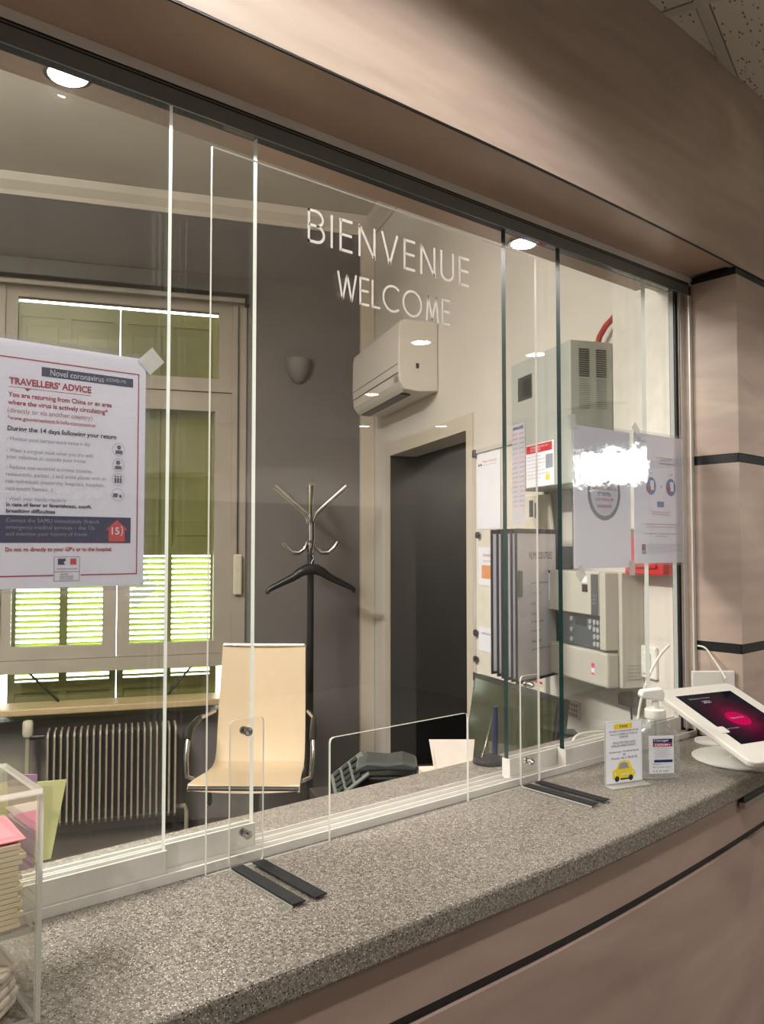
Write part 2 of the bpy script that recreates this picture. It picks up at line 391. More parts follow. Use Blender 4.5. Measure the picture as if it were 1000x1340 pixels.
# ---- office shell
TROOM = TR(0, 0)
wb = struct('wall_back', TROOM)
MB().box(-2.2, -.68, B0, B0+.3, 0, HO+.1).box(.68, 1.6, B0, B0+.3, 0, HO+.1).box(-.68, .68, B0, B0+.3, 0, .60).box(-.68, .68, B0, B0+.3, 3.0, HO+.1).build('masonry', GREYW, wb)
MB().box(1.362, 1.447, B0-.03, B0-.001, 0, 3.41).build('corner_board', TRIMC, wb)
MB().box(1.4472, 1.4498, B0-.02, B0-.001, 0, 3.41).build('shadow_gap', BLACK, wb)
wr = struct('wall_right', TROOM)
DZ, DB0, DB1 = 2.03, 3.342, 4.435
MB().box(A0, A0+.15, 1.80, DB0, 0, HO+.1).box(A0, A0+.15, DB1, B0+.1, 0, HO+.1).box(A0, A0+.15, DB0, DB1, DZ, HO+.1).build('masonry', CREAMW, wr)
wl = struct('wall_left', TROOM); MB().box(-2.2, -2.0, .3, B0+.3, 0, HO+.1).build('masonry', GREYW, wl)
co = struct('ceiling_office', TROOM); MB().box(-2.2, 1.6, .2, B0+.3, HO, HO+.12).build('slab', CEILM, co)
def cornice(fn, name, T):
    return MB().prism([(0, 3.405), (.012, 3.405), (.018, 3.43), (.05, 3.47), (.06, 3.512), (0, 3.512)], 0, 1, fn).build(name, TRIMC, None, T)
c1 = cornice(lambda u, v, d: (-2.0+d*3.45, B0-.0005-u, v), 'trim_1', TROOM); tag(c1, kind='structure')
c2 = cornice(lambda u, v, d: (A0-.0005-u, 1.9+d*(B0-1.9-.061), v), 'trim_2', TROOM); tag(c2, kind='structure')
# doorway and dark corridor
d1 = struct('door_1', TROOM)
MB().box(A0-.008, A0-.0005, DB1, DB1+.07, 0, DZ+.07).build('casing', TRIMC, d1)
MB().box(A0-.008, A0-.0005, DB0-.07, DB0, 0, DZ+.07).build('casing', TRIMC, d1)
MB().box(A0-.008, A0-.0005, DB0, DB1, DZ, DZ+.07).build('casing', TRIMC, d1)
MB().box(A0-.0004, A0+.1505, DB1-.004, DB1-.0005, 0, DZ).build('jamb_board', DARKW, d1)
DKWOOD = mat('dark_stained_door', (44, 38, 34), .35, 0, .08, 8)
lf = MB().box(0, .04, 0, .86, .01, 2.0).build('door_leaf', DKWOOD, d1, Matrix.Translation((1.66, DB0+.02, 0)) @ Matrix.Rotation(math.radians(-28), 4, 'Z'))
for z0, z1 in ((.15, .85), (.95, 1.35), (1.45, 1.9)): MB().box(-.008, 0, .1, .76, z0, z1).build('door_panel', DKWOOD, lf, bevel=.006)
MB().tube([(-.012, .8, 1.0), (-.05, .8, 1.0), (-.05, .69, 1.0)], .009).build('door_handle', CHROME, lf, smooth=True)
cw = struct('wall_corridor', TROOM)
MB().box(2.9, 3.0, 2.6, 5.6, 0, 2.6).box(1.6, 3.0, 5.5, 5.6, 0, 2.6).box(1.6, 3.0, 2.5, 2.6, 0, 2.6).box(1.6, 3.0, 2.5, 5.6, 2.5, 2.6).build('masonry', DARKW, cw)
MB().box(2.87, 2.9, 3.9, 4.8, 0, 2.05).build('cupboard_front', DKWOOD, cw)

# ---- office window (window_2): frame, sashes, panes
w2 = struct('window_2', TROOM)
SASH = mat('window_paint', (164, 155, 142), .5, 0, .06, 9)
y0, y1 = B0+.005, B0+.06
MB().box(-.68, -.60, B0-.01, y1, .69, 3.0).box(.60, .68, B0-.01, y1, .69, 3.0).box(-.60, .60, B0-.01, y1, 2.925, 3.0).build('outer_frame', SASH, w2)
MB().box(-.60, .60, B0-.012, y1, 2.40, 2.435).build('transom', SASH, w2)
MB().box(-.60, .60, B0-.012, y1, .848, .916).build('lower_rail', SASH, w2)
t = MB().box(-.60, -.54, y0, y1, 2.435, 2.925).box(.523, .60, y0, y1, 2.435, 2.925).box(-.54, .523, y0, y1, 2.435, 2.478).box(-.54, .523, y0, y1, 2.862, 2.925).build('top_sash', SASH, w2)
MB().box(-.54, .523, B0+.03, B0+.034, 2.478, 2.862).build('pane', GLASS, t)
for x0, x1, g0_, g1_ in ((-.60, -.0185, -.55, -.09), (-.0155, .60, .052, .505)):
    t = MB().box(x0, g0_, y0, y1, .918, 2.398).box(g1_, x1, y0, y1, .918, 2.398).box(g0_, g1_, y0, y1, .918, .985).box(g0_, g1_, y0, y1, 2.29, 2.398).build('casement_sash', SASH, w2)
    MB().box(g0_, g1_, B0+.03, B0+.034, .985, 2.29).build('pane', GLASS, t)
MB().box(-.60, .60, B0+.03, B0+.034, .69, .848).build('pane', GLASS, w2)
for a, b in (((-.465, .862), (-.304, .693)), ((.392, .858), (.257, .70))):
    MB().tube([(a[0], B0-.002, a[1]), (b[0], B0-.002, b[1])], .006, 8).build('metal_stay', BLACK, w2, smooth=True)
MB().box(-.72, .60, B0-.16, B0+.05, .655, .69).build('sill_board', mat('sill_wood', (186, 164, 126), .45, 0, .06, 8), w2, bevel=.006)

# ---- right-hand and left-hand shutters outside the window
SHUT = mat('lime_green_shutter_paint', (118, 118, 62), .55, 0, .06, 10)
def shutter(a0, a1, label):
    t = thing('window_shutter', TR(0, B0+.13, 0), label, 'shutter', 'louvred shutters outside the office window')
    mid = (a0+a1)/2; th = .035
    for s0, s1 in ((a0, a0+.035), (mid-.02, mid+.02), (a1-.035, a1)): MB().box(s0, s1, 0, th, .55, 2.868).build('stile', SHUT, t)
    for z0, z1 in ((.55, .60), (.725, .78), (1.47, 1.53), (2.79, 2.868)):
        for s0, s1 in ((a0+.035, mid-.02), (mid+.02, a1-.035)): MB().box(s0, s1, 0, th, z0, z1).build('rail', SHUT, t)
    for s0, s1 in ((a0+.035, mid-.02), (mid+.02, a1-.035)):
        MB().box(s0, s1, .012, .024, .60, .725).build('solid_panel', SHUT, t)
        MB().box(s0, s1, .012, .024, 1.53, 2.79).build('solid_panel', SHUT, t)
        MB().box(s0+.03, s1-.03, .006, .0119, 1.58, 2.74).build('raised_field', SHUT, t, bevel=.004)
        sm = MB().box(0, s1-s0, -.0165, .0165, -.003, .003).mesh('slat', mat('lime_slat_painted_skylight', (206, 222, 104), .5, 0, .04, 10))  # lime slat colour lightened to carry the skylight falling on the louvres
        for k in range(22):
            share('slat', sm, t, Matrix.Translation((s0, .0175, .796+.0312*k)) @ Matrix.Rotation(math.radians(-24), 4, 'X'))
    return t
shutter(-.575, -.0185, 'lime green louvred shutter behind the left half of the office window')
shutter(-.0135, .535, 'lime green louvred shutter behind the right half of the office window')

# ================================================================== COUNTER
XK = xs_(-1.6, 3.2, 64)
front = [(x, FC(x)) for x in XK]
back = [(3.2, FS(3.2)-.002)] + [(x, FS(x)-.002) for x in reversed(xs_(XC-.002, 3.1, 10))] + [(XC-.002, 1.285), (-.448, 1.285), (-.448, .943), (-1.6, .943)]
ct = MB().prism(front+back, 1.013, 1.05).build('countertop', STONE, None, bevel=.006)
tag(ct, 'long speckled grey stone-look countertop of the reception window', 'countertop')
cb = thing('reception_counter', TW(0, 0, 0), 'wood panelled reception counter base with a black horizontal joint', 'counter')
def cpanel(z0, z1, off, name, m, th=.018):
    return slab(MB(), XK, lambda x: FC(x)+off, lambda x: FC(x)+off+th, z0, z1).build(name, m, cb, smooth=True)
cpanel(.929, 1.0125, .014, 'front_panel', WOOD_LOW); cpanel(.10, .9115, .014, 'front_panel', WOOD_LOW); cpanel(.9115, .929, .022, 'black_joint', BLACK, .008)
cpanel(0, .10, .04, 'plinth', BLACKP)
MB().prism([(x, FC(x)+.045) for x in xs_(-.44, 1.9, 30)]+[(1.9, 1.25), (-.44, 1.25)], 0, 1.0125).build('carcass', DARKW, cb)
tr = MB().box(0, .16, 0, .012, 0, .012).box(0, .16, .002, .012, .012, .024, mi=1).build('edge_profile', [CHROME, BLACKP], None, TW(1.655, FC(1.665)-.001, .988, math.atan2(FC(1.815)-FC(1.665), .15)))
tr.parent = cb; tag(tr, 'chrome and black strip under the worktop edge')

# ================================================================== SLIDING PANES
def pane(x0, x1, y, label, left, right):
    t = thing('sliding_glass_pane', TW(x0, y, 1.0605), label, 'glass pane', 'sliding panes of the service window')
    w_ = x1-x0
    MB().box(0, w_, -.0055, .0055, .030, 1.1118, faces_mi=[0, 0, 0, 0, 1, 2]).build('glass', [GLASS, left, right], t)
    MB().box(0, w_, -.0098, -.0056, -.005, .034).box(0, w_, .0056, .0098, -.005, .034).box(0, w_, -.0056, .0056, -.005, .0295).build('bottom_profile', ALU, t)
    MB().box(-.0012, -.0001, -.0102, .0102, -.005, .034).build('end_cap', ALU_G, t); MB().box(w_+.0001, w_+.0012, -.0102, .0102, -.005, .034).build('end_cap', ALU_G, t)
    return t
Y1, Y2 = 1.1045, 1.1265
pane(-.40, .525, Y1, 'large glass pane at the left carrying the travellers advice poster', EDGE_UNLIT, EDGE_LIT)
pane(-.24, .681, Y2, 'glass pane behind the left one, ending by the left end of the guard', EDGE_UNLIT, EDGE_LIT)
pane(1.272, 1.91, Y2, 'dark-edged glass pane beside the hanging document holder, in the rear track', EDGE_UNLIT, EDGE_LIT)
pane(1.422, 1.748, Y1, 'narrow front glass pane carrying the round badge notice', EDGE_UNLIT, EDGE_LIT)

# ================================================================== PLEXIGLASS GUARD
pg = thing('plexiglass_guard', TG(.579, 1.0835, 1.0505), 'tall clear plexiglass guard lettered BIENVENUE WELCOME with a pass-through slot', 'guard')
W_, H_ = .739, 1.0605
cx0, cx1, ch = .219, .535, .1625
pts = [(0, 0), (cx0, 0), (cx0, ch-.008), (cx0+.002, ch-.002), (cx0+.008, ch), (cx1-.008, ch), (cx1-.002, ch-.002), (cx1, ch-.008), (cx1, 0), (W_, 0), (W_, H_), (0, H_)]
MB().prism(pts, 0, .005, mi=0, side_mi=1).build('sheet', [PLEXI, EDGE_P], pg)
STRIP = mat('black_rubber_strip', (16, 16, 17), .7, 0, .1, bump=.2, bscale=500)
for bx0, bx1 in ((.035, .092), (.678, .735)):
    # upright of the foot, in front of the sheet, then bent over the counter
    up = MB().prism(rrect(bx0, bx1, .001, .215, .008), .0052, .0090, mi=0, side_mi=1).build('bracket', [PLEXI, EDGE_P], pg)
    MB().box(bx0, bx1, .0005, .0035, .0092, .172, faces_mi=[0, 0, 0, 0, 1, 1]).build('foot_plate', [PLEXI, EDGE_P], up)
    for s0, s1 in ((bx0+.001, bx0+.021), (bx1-.021, bx1-.001)): MB().box(s0, s1, .0036, .0052, .012, .171).build('rubber_strip', STRIP, up)
    for zz in (.046, .196):
        b = MB(); b.tube([((bx0+bx1)/2, zz, -.004), ((bx0+bx1)/2, zz, .011)], .0035, 10)
        b.tube([((bx0+bx1)/2, zz, .0091), ((bx0+bx1)/2, zz, .013)], .0065, 12); b.tube([((bx0+bx1)/2, zz, .013), ((bx0+bx1)/2, zz, .0175)], [.0055, .003], 12)
        b.tube([((bx0+bx1)/2, zz, -.0045), ((bx0+bx1)/2, zz, -.0003)], .006, 12)
        b.build('bolt', CHROME, up, smooth=True)
# geometric letters, each cut from vinyl
def stroke(mb, pts, w):
    for (xa, ya), (xb, yb) in zip(pts[:-1], pts[1:]):
        dx, dy = xb-xa, yb-ya; l = math.hypot(dx, dy); nx, ny = -dy/l*w/2, dx/l*w/2
        mb.quad((xa+nx, ya+ny, 0), (xa-nx, ya-ny, 0), (xb-nx, yb-ny, 0), (xb+nx, yb+ny, 0))
def arc(cx, cy, rx, ry, a0, a1, n=24): return [(cx+rx*math.cos(math.radians(a0+(a1-a0)*i/n)), cy+ry*math.sin(math.radians(a0+(a1-a0)*i/n))) for i in range(n+1)]
GLY = {
 'B': (.52, [[(.04, 0), (.04, 1)], [(0, .96), (.26, .96)], arc(.26, .74, .22, .22, 90, -90, 14), [(.04, .52), (.26, .52)], arc(.28, .28, .24, .24, 90, -90, 14), [(0, .04), (.28, .04)]]),
 'I': (.10, [[(.05, 0), (.05, 1)]]),
 'E': (.44, [[(.04, 0), (.04, 1)], [(.04, .96), (.44, .96)], [(.04, .52), (.42, .52)], [(.04, .04), (.44, .04)]]),
 'N': (.60, [[(.04, 0), (.04, 1)], [(.04, .98), (.56, .02)], [(.56, 0), (.56, 1)]]),
 'V': (.62, [[(.03, 1), (.31, .02)], [(.31, .02), (.59, 1)]]),
 'U': (.56, [[(.04, 1), (.04, .28)], arc(.28, .28, .24, .24, 180, 360, 18), [(.52, .28), (.52, 1)]]),
 'W': (.86, [[(.03, 1), (.23, .02)], [(.23, .02), (.43, .95)], [(.43, .95), (.63, .02)], [(.63, .02), (.83, 1)]]),
 'L': (.40, [[(.04, 0), (.04, 1)], [(.04, .04), (.40, .04)]]),
 'C': (.84, [arc(.48, .5, .45, .46, 48, 312, 32)]),
 'O': (.98, [arc(.49, .5, .45, .46, 0, 360, 40)]),
 'M': (.80, [[(.12, 0), (.20, .98)], [(.20, .98), (.41, .05)], [(.41, .05), (.62, .98)], [(.62, .98), (.72, 0)]]),
}
def sign_word(word, x0, x1, z0, z1, gap, sw=.085):
    tot = sum(GLY[c][0] for c in word) + gap*(len(word)-1); sx = (x1-x0)/tot; sy = z1-z0; x = x0
    for i, c in enumerate(word):
        mb = MB()
        for st in GLY[c][1]: stroke(mb, [(p[0]*sx, p[1]*sy) for p in st], sw*(sx+sy)/2)
        mb.build('letter', VINYL, pg, Matrix.Translation((x, z0, .0056)), fix=False)
        x += (GLY[c][0]+gap)*sx
sign_word('BIENVENUE', .170, .541, .9585, 1.0135, .20, .080)
sign_word('WELCOME', .230, .490, .876, .9240, .12, .085)

# ================================================================== POSTERS ON THE GLASS
def sheet(name, T, w, h, label, cat, sleeve=.006, hole=True):
    t = thing(name, T, label, cat)
    MB().box(0, w, 0, h, 0, .0006).build('paper', PAPER, t)
    MB().box(-sleeve, w+sleeve, -sleeve, h+sleeve, .0016, .0019).build('plastic_sleeve', FILM, t)
    return t
YP = 1.0988                # glass face that carries the notices
X0, Z0 = .262, 1.4665
p = sheet('notice_poster', TG(X0, YP, Z0), .226, .316, 'laminated travellers advice poster with red border and navy bands', 'poster')
def pr(mb, name, m, d=.0009, par=None): return mb.build(name, m, par or p, Matrix.Translation((0, 0, d)), fix=False)
def q(x0, x1, z0, z1, mb=None): return (mb or MB()).rect(x0-X0, x1-X0, z0-Z0, z1-Z0)
def tx(s, x0, x1, z0, z1, m, off=0.0, d=.0012, sp=1.0): return text(s, p, x0-X0, x1-X0, z0-Z0, z1-Z0, m, d, off, sp)
bl = MB(); L_, R_, T_, B_ = .268, .4785, 1.7605, 1.4815; tk = .0016
q(L_, R_, T_-tk, T_, bl); q(L_, L_+tk, B_, T_, bl); q(R_-tk, R_, B_, T_, bl); q(L_, .365, B_, B_+tk, bl); q(.4005, R_, B_, B_+tk, bl); pr(bl, 'red_border', RED)
pr(q(.346, .4695, 1.7405, 1.7525), 'navy_band', NAVY)
tx('Novel coronavirus', .357, .428, 1.7425, 1.7505, PRINTW); tx('(COVID-19)', .431, .459, 1.7435, 1.7492, PRINTW)
tx("TRAVELLERS’ ADVICE", .3062, .411, 1.7255, 1.7345, RED, .03)
u = MB(); q(.306, .411, 1.7218, 1.7224, u); u.add([(.325-X0, 1.722-Z0, 0), (.3285-X0, 1.7182-Z0, 0), (.333-X0, 1.722-Z0, 0)], [(0, 1, 2)]); pr(u, 'underline', RED)
tx('You are returning from China or an area', .3055, .4395, 1.7075, 1.7158, RED, .015)
tx('where the virus is actively circulating*', .3053, .434, 1.6975, 1.7060, RED, .015)
tx('(directly or via another country)', .305, .413, 1.6875, 1.6955, mat('pale_red_print', (196, 140, 152), .6))
tx('*www.gouvernement.fr/info-coronavirus', .305, .417, 1.6785, 1.6855, RED)
tx('During the 14 days following your return', .3053, .4465, 1.6645, 1.6725, NAVY, .02)
GP = mat('pale_grey_print', (172, 176, 190), .6)
for s, x1, z in (('- Monitor your temperature twice a day', .411, 1.6535), ('- Wear a surgical mask when you are with', .415, 1.6385), ('your relatives or outside your home', .405, 1.6305),
                 ('- Reduce non-essential activities (cinema,', .414, 1.6175), ('restaurants, parties...) and avoid places with at-', .434, 1.6085), ('risk individuals (maternity hospitals, hospitals,', .431, 1.5995), ('retirement homes...)', .362, 1.5905), ('- Wash your hands regularly', .380, 1.5775)):
    tx(s, .3045, x1, z-.001, z+.0055, GP)
tx('In case of fever or feverishness, cough,', .3055, .414, 1.5690, 1.5755, NAVY, .02); tx('breathing difficulties', .3055, .366, 1.5610, 1.5675, NAVY, .02)
pr(q(.268, .4685, 1.5245, 1.5595), 'navy_band', NAVY)
tx('Contact the SAMU immediately (french', .3055, .424, 1.5490, 1.5555, GREYINK); tx('emergency medical services – dial 15)', .3055, .418, 1.5405, 1.5470, GREYINK); tx('and mention your history of travel.', .3055, .409, 1.5320, 1.5385, GREYINK)
hs = MB().add([(x-X0, z-Z0, 0) for x, z in ((.4375, 1.5265), (.460, 1.5265), (.460, 1.5425), (.4640, 1.5425), (.4490, 1.5560), (.4335, 1.5425), (.4375, 1.5425))], [tuple(range(7))]); pr(hs, 'red_house', mat('bright_red_print', (214, 62, 66), .6), .0011)
tx('15', .4415, .4525, 1.5360, 1.5460, PRINTW, .02, .0014); u = MB(); stroke(u, [(x-X0, z-Z0) for x, z in arc(.4535, 1.541, .0032, .007, -70, 70, 10)], .0012); pr(u, 'ring_arc', PRINTW, .0014)
tx('Do not go directly to your GP’s or to the hospital.', .3055, .4425, 1.5120, 1.5190, RED, .02)
u = MB(); fx0, fx1, fz0, fz1 = .3655, .3990, 1.4745, 1.5065
for e in ((fx0, fx1, fz0, fz0+.0005), (fx0, fx1, fz1-.0005, fz1), (fx0, fx0+.0005, fz0, fz1), (fx1-.0005, fx1, fz0, fz1), (fx0, fx1, 1.4865, 1.487)): q(*e, u)
pr(u, 'emblem_frame', INK)
pr(q(.3705, .3805, 1.4960, 1.5040), 'blue_flag_bar', NAVY); pr(q(.3865, .3945, 1.4960, 1.5040), 'red_flag_bar', mat('flag_red', (206, 52, 70), .6))
pr(MB().disc(.3805-X0, 1.4985-Z0, .0022), 'white_profile', PAPER, .0011)
tx('RÉPUBLIQUE FRANÇAISE', .3695, .3955, 1.4895, 1.4920, INK); tx('MINISTÈRE\nDES SOLIDARITÉS\nET DE LA SANTÉ', .3735, .391, 1.4765, 1.4850, INK)
for cz in (1.6525, 1.6312, 1.6115, 1.5905):
    mb = MB().ring(.4497-X0, cz-Z0, .0082, .0087); pr(mb, 'icon_ring', GREYINK)
pr(MB().disc(.4505-X0, 1.6555-Z0, .0030).rect(.4455-X0, .4555-X0, 1.6465-Z0, 1.6515-Z0), 'icon_figure', mat('slate_print', (84, 88, 116), .6))
pr(MB().disc(.4495-X0, 1.6345-Z0, .0030).rect(.4450-X0, .4545-X0, 1.6255-Z0, 1.6300-Z0), 'icon_figure', MC['slate_print'])
mb = MB()
for k in (-1, 0, 1): mb.rect(.4497+.0038*k-.0014-X0, .4497+.0038*k+.0014-X0, 1.6065-Z0, 1.6135-Z0); mb.disc(.4497+.0038*k-X0, 1.6155-Z0, .0013)
pr(mb, 'icon_figure', MC['slate_print'])
pr(MB().rect(.4430-X0, .4495-X0, 1.5870-Z0, 1.5925-Z0).rect(.4515-X0, .4550-X0, 1.5865-Z0, 1.5905-Z0), 'icon_figure', MC['slate_print'])
# tape holding it
def tape(par, x, z, w, h, ang, d=.0022):
    MB().box(-w/2, w/2, -h/2, h/2, 0, .0003).build('tape', TAPE, par, Matrix.Translation((x, z, d)) @ Matrix.Rotation(math.radians(ang), 4, 'Z'))
tape(p, .495-X0, 1.781-Z0, .030, .026, 45); tape(p, .486-X0, 1.4575-Z0, .042, .022, 38)

# badge notice
X0, Z0 = 1.462, 1.472
p = sheet('badge_notice', TG(X0, YP, Z0), .214, .312, 'sleeved notice with a round grey-rimmed badge about certificates and identity', 'notice')
BADGE = mat('badge_rim', (120, 122, 132), .5)
bx, bz, br = 1.573-X0, 1.640-Z0, .062
pr(MB().disc(bx, bz, br, 0, 40), 'badge_rim', BADGE, .0009); pr(MB().disc(bx, bz, br-.010, 0, 40), 'badge_face', mat('badge_face', (206, 212, 222), .6), .0011)
REDO = mat('red_orange_print', (196, 58, 52), .6)
for s, hw, z, m in (('PRÉPAREZ VOTRE', .040, 1.6600, NAVY), ('CERTIFICAT MÉDICAL', .049, 1.6465, REDO), ('ET VOTRE', .024, 1.6325, NAVY), ('JUSTIFICATIF', .034, 1.6195, REDO), ('D’IDENTITÉ', .027, 1.6060, REDO)):
    text(s, p, bx-hw, bx+hw, z-Z0, z-Z0+.0085, m, .0014, .01)
tape(p, -.004, .318, .022, .030, 12); tape(p, .215, -.002, .022, .034, 0); tape(p, .02, -.012, .026, .026, 45)
# two-disc notice
X0, Z0 = 1.690, 1.480
p = sheet('instruction_notice', TG(X0, YP, Z0), .214, .308, 'sleeved notice with two blue discs and printed lines by the window frame', 'notice')
text('R F', p, 1.7095-X0, 1.719-X0, 1.7735-Z0, 1.7765-Z0, INK, .0012, .03); text('PRÉFET DE POLICE', p, 1.7095-X0, 1.7446-X0, 1.7680-Z0, 1.7705-Z0, INK, .0012, .02)
for s, x0, x1, z, m in (('Pour faciliter votre accueil', 1.785, 1.853, 1.7330, INK), ('préparez vos', 1.805, 1.835, 1.7270, INK), ('DOCUMENTS', 1.800, 1.868, 1.7190, RED),
                        ('Pièce', 1.753, 1.767, 1.6935, INK), ('Copie', 1.843, 1.857, 1.6935, INK), ('Présentez-les au guichet', 1.762, 1.844, 1.6010, REDO), ('avant de prendre un ticket', 1.765, 1.842, 1.5955, INK),
                        ('Le nombre de personnes est limité dans le hall d’accueil', 1.724, 1.8784, 1.5712, INK), ('merci de respecter les distances', 1.735, 1.870, 1.5650, REDO), ('Les usagers sont reçus dans l’ordre d’arrivée', 1.7297, 1.8743, 1.5485, INK), ('merci de patienter', 1.780, 1.830, 1.5425, INK)):
    text(s, p, x0-X0, x1-X0, z-Z0, z-Z0+.0036, m, .0012)
BLUE = mat('blue_disc_print', (100, 122, 178), .6)
for cx in (1.762, 1.8495):
    pr(MB().disc(cx-X0, 1.6645-Z0, .0215, 0, 28), 'blue_disc', BLUE, .0009); pr(MB().rect(cx-.004-X0, cx+.012-X0, 1.655-Z0, 1.678-Z0), 'white_sheet_icon', PAPER, .0011)
    pr(MB().rect(cx-.013-X0, cx-.002-X0, 1.652-Z0, 1.664-Z0), 'red_hand_icon', REDO, .0013)
pr(MB().rect(1.803-X0, 1.809-X0, 1.6635-Z0, 1.6650-Z0).rect(1.8053-X0, 1.8067-X0, 1.661-Z0, 1.667-Z0), 'plus_sign', NAVY)
pr(MB().rect(1.7873-X0, 1.8172-X0, 1.6146-Z0, 1.6284-Z0), 'blue_label', BLUE)
pr(MB().rect(1.7196-X0, 1.7360-X0, 1.5100-Z0, 1.5253-Z0), 'flag_mark', mat('flag_mauve', (150, 70, 100), .6)); pr(MB().rect(1.7196-X0, 1.7383-X0, 1.5019-Z0, 1.5090-Z0), 'flag_caption', GREYINK)
for k in range(6): text('Préfecture de police direction de la police générale accueil', p, 1.7421-X0, (1.8978 if k % 3 != 2 else 1.86)-X0, 1.5232-Z0-.0042*k, 1.5262-Z0-.0042*k, GREYINK, .0012)
tape(p, .008, .316, .020, .026, 45)

# ================================================================== THINGS ON THE COUNTER
CT = 1.0505
# taxi card in clear stand
T = flat(Vector((1.388, .9755, CT)), (.93, -.28, 0))
t = thing('card_stand', T, 'small clear stand holding a taxi telephone card with a yellow car', 'card stand')
MB().box(0, .092, 0, .124, .0, .0018, faces_mi=[1, 1, 0, 0, 1, 1]).build('stand_front', [PLEXI, EDGE_P], t); MB().box(0, .092, 0, .0018, .0019, .026, faces_mi=[0]*6).build('stand_foot', [EDGE_P], t)
cdp = MB().box(.002, .090, .004, .122, .0021, .0025).build('paper_card', PAPER, t)
def crd(mb, name, m, d=.0028): return mb.build(name, m, cdp, Matrix.Translation((0, 0, d)), fix=False)
YEL = mat('yellow_print', (240, 214, 40), .6)
crd(MB().rect(.022, .066, .109, .119), 'yellow_band', YEL)
text('TAXI', cdp, .034, .054, .1115, .1165, INK, .0031, .02)
for s, x0, x1, z in (('POUVEZ À TÉLÉPHONER VOTRE', .010, .082, .1030), ('TAXI À L’ADRESSE OU APRÈS LES', .012, .080, .0970), ('PASSAGE', .036, .056, .0910), ('VOUS POUVEZ AUSSI', .018, .074, .0800), ('APPELER DIRECTEMENT :', .014, .078, .0740), ('Dunkerque : 03 28 66 00 00', .010, .082, .0620), ('ou', .043, .049, .0565), ('Thonon : 06 11 00 00 00', .014, .078, .0500)):
    text(s, cdp, x0, x1, z, z+.0042, INK, .0028)
car = MB(); car.prism([(.018, .012), (.070, .012), (.074, .022), (.066, .029), (.060, .043), (.048, .047), (.034, .045), (.027, .032), (.017, .028)], 0, .00005); crd(car, 'yellow_car', YEL)
crd(MB().add([(.031, .031, 0), (.057, .031, 0), (.054, .041, 0), (.047, .0435, 0), (.036, .042, 0)], [(0, 1, 2, 3, 4)]), 'car_window', GREYINK, .0030)
crd(MB().disc(.028, .012, .0055).disc(.062, .012, .0055).rect(.036, .058, .0095, .0125), 'car_wheels', INK, .0030)
crd(MB().disc(.024, .022, .0022).disc(.067, .022, .0022).rect(.038, .058, .019, .0215), 'car_lamps', PRINTW, .0031)
# sanitizer bottle: flat oval body
T = TW(1.5285, .950, CT, math.radians(-33))
t = thing('sanitizer_bottle', T, 'clear pump bottle of hand gel with a white printed label', 'bottle')
def oval(prof, mats, name, par, n=36, e=.55):
    mb = MB(); vs = []; fs = []
    for hw, hd, z in prof:
        for k in range(n):
            a = 2*math.pi*k/n; c, s = math.cos(a), math.sin(a)
            vs.append((hw*math.copysign(abs(c)**e, c), hd*math.copysign(abs(s)**e, s), z))
    for i in range(len(prof)-1):
        for k in range(n): fs.append((i*n+k, i*n+(k+1) % n, (i+1)*n+(k+1) % n, (i+1)*n+k))
    fs += [tuple(reversed(range(n))), tuple((len(prof)-1)*n+k for k in range(n))]
    mb.add(vs, fs); return mb.build(name, mats, par, smooth=True)
oval([(.040, .020, 0), (.0445, .0235, .003), (.0455, .0245, .012), (.0455, .0245, .078), (.043, .0235, .088), (.034, .021, .101), (.024, .018, .113), (.019, .017, .118), (.018, .017, .122)], BOTTLE, 'bottle_body', t)
oval([(.041, .020, .004), (.0425, .0215, .010), (.0425, .0215, .040)], clear('clear_gel', (.93, .94, .94, 1), .02, .05), 'gel', t)
lb = MB().box(-.026, .026, -.0262, -.0255, .013, .088).build('label', mat('bottle_label', (232, 234, 240), .5), t)
T2 = flat(Vector((-.026, -.0266, .013)), (1, 0, 0))
lf_ = bpy.data.objects.new('label_print', None); COL.objects.link(lf_); bpy.data.objects.remove(lf_)
def lt(s, x0, x1, z0, z1, m, off=0):
    o = text(s, lb, x0, x1, z0, z1, m, 0, off); o.matrix_local = T2; return o
def lr(x0, x1, z0, z1, m, name, d=0):
    return MB().rect(x0, x1, z0, z1, d).build(name, m, lb, T2, fix=False)
lr(.008, .049, .061, .069, mat('deep_blue_print', (30, 40, 110), .5), 'blue_band'); lr(.008, .049, .0535, .0605, mat('crimson_print', (186, 30, 60), .5), 'red_band')
lt('Clinogel', .010, .040, .0625, .0680, PRINTW, .01).location.y -= .0003; lt('DERM+', .012, .046, .0548, .0592, PRINTW, .02).location.y -= .0003
for k, (a, b) in enumerate(((.010, .046), (.014, .044), (.010, .042), (.012, .046), (.010, .038))): lt('gel hydroalcoolique pour la désinfection des mains', a, b, .0485-.0042*k, .0510-.0042*k, GREYINK)
lr(.010, .049, .0225, .0275, MC['deep_blue_print'], 'barcode_band')
for k, (a, b) in enumerate(((.007, .024), (.007, .046))): lt('500 ml usage externe', a, b, .0175-.006*k, .0200-.006*k, NAVY)
lt('A  E  M  2-07', .007, .040, .0035, .0065, INK)
pm = MB().lathe([(.020, .119), (.021, .121), (.021, .136), (.019, .138)], 24).build('pump_collar', WHITE, t, smooth=True)
MB().lathe([(.0075, .1382), (.0075, .1525)], 16).build('pump_stem', WHITE, t, smooth=True)
MB().prism([(-.015, .153), (.030, .160), (.034, .166), (.030, .176), (-.012, .180), (-.018, .170)], -.011, .011, lambda u, v, d: (-u, d, v)).build('pump_head', WHITE, t, bevel=.003)
MB().tube([(0, 0, .012), (0, 0, .119)], .0028, 8).build('dip_tube', clear('tube_plastic', (.85, .86, .86, 1), .05, .1), t, smooth=True)

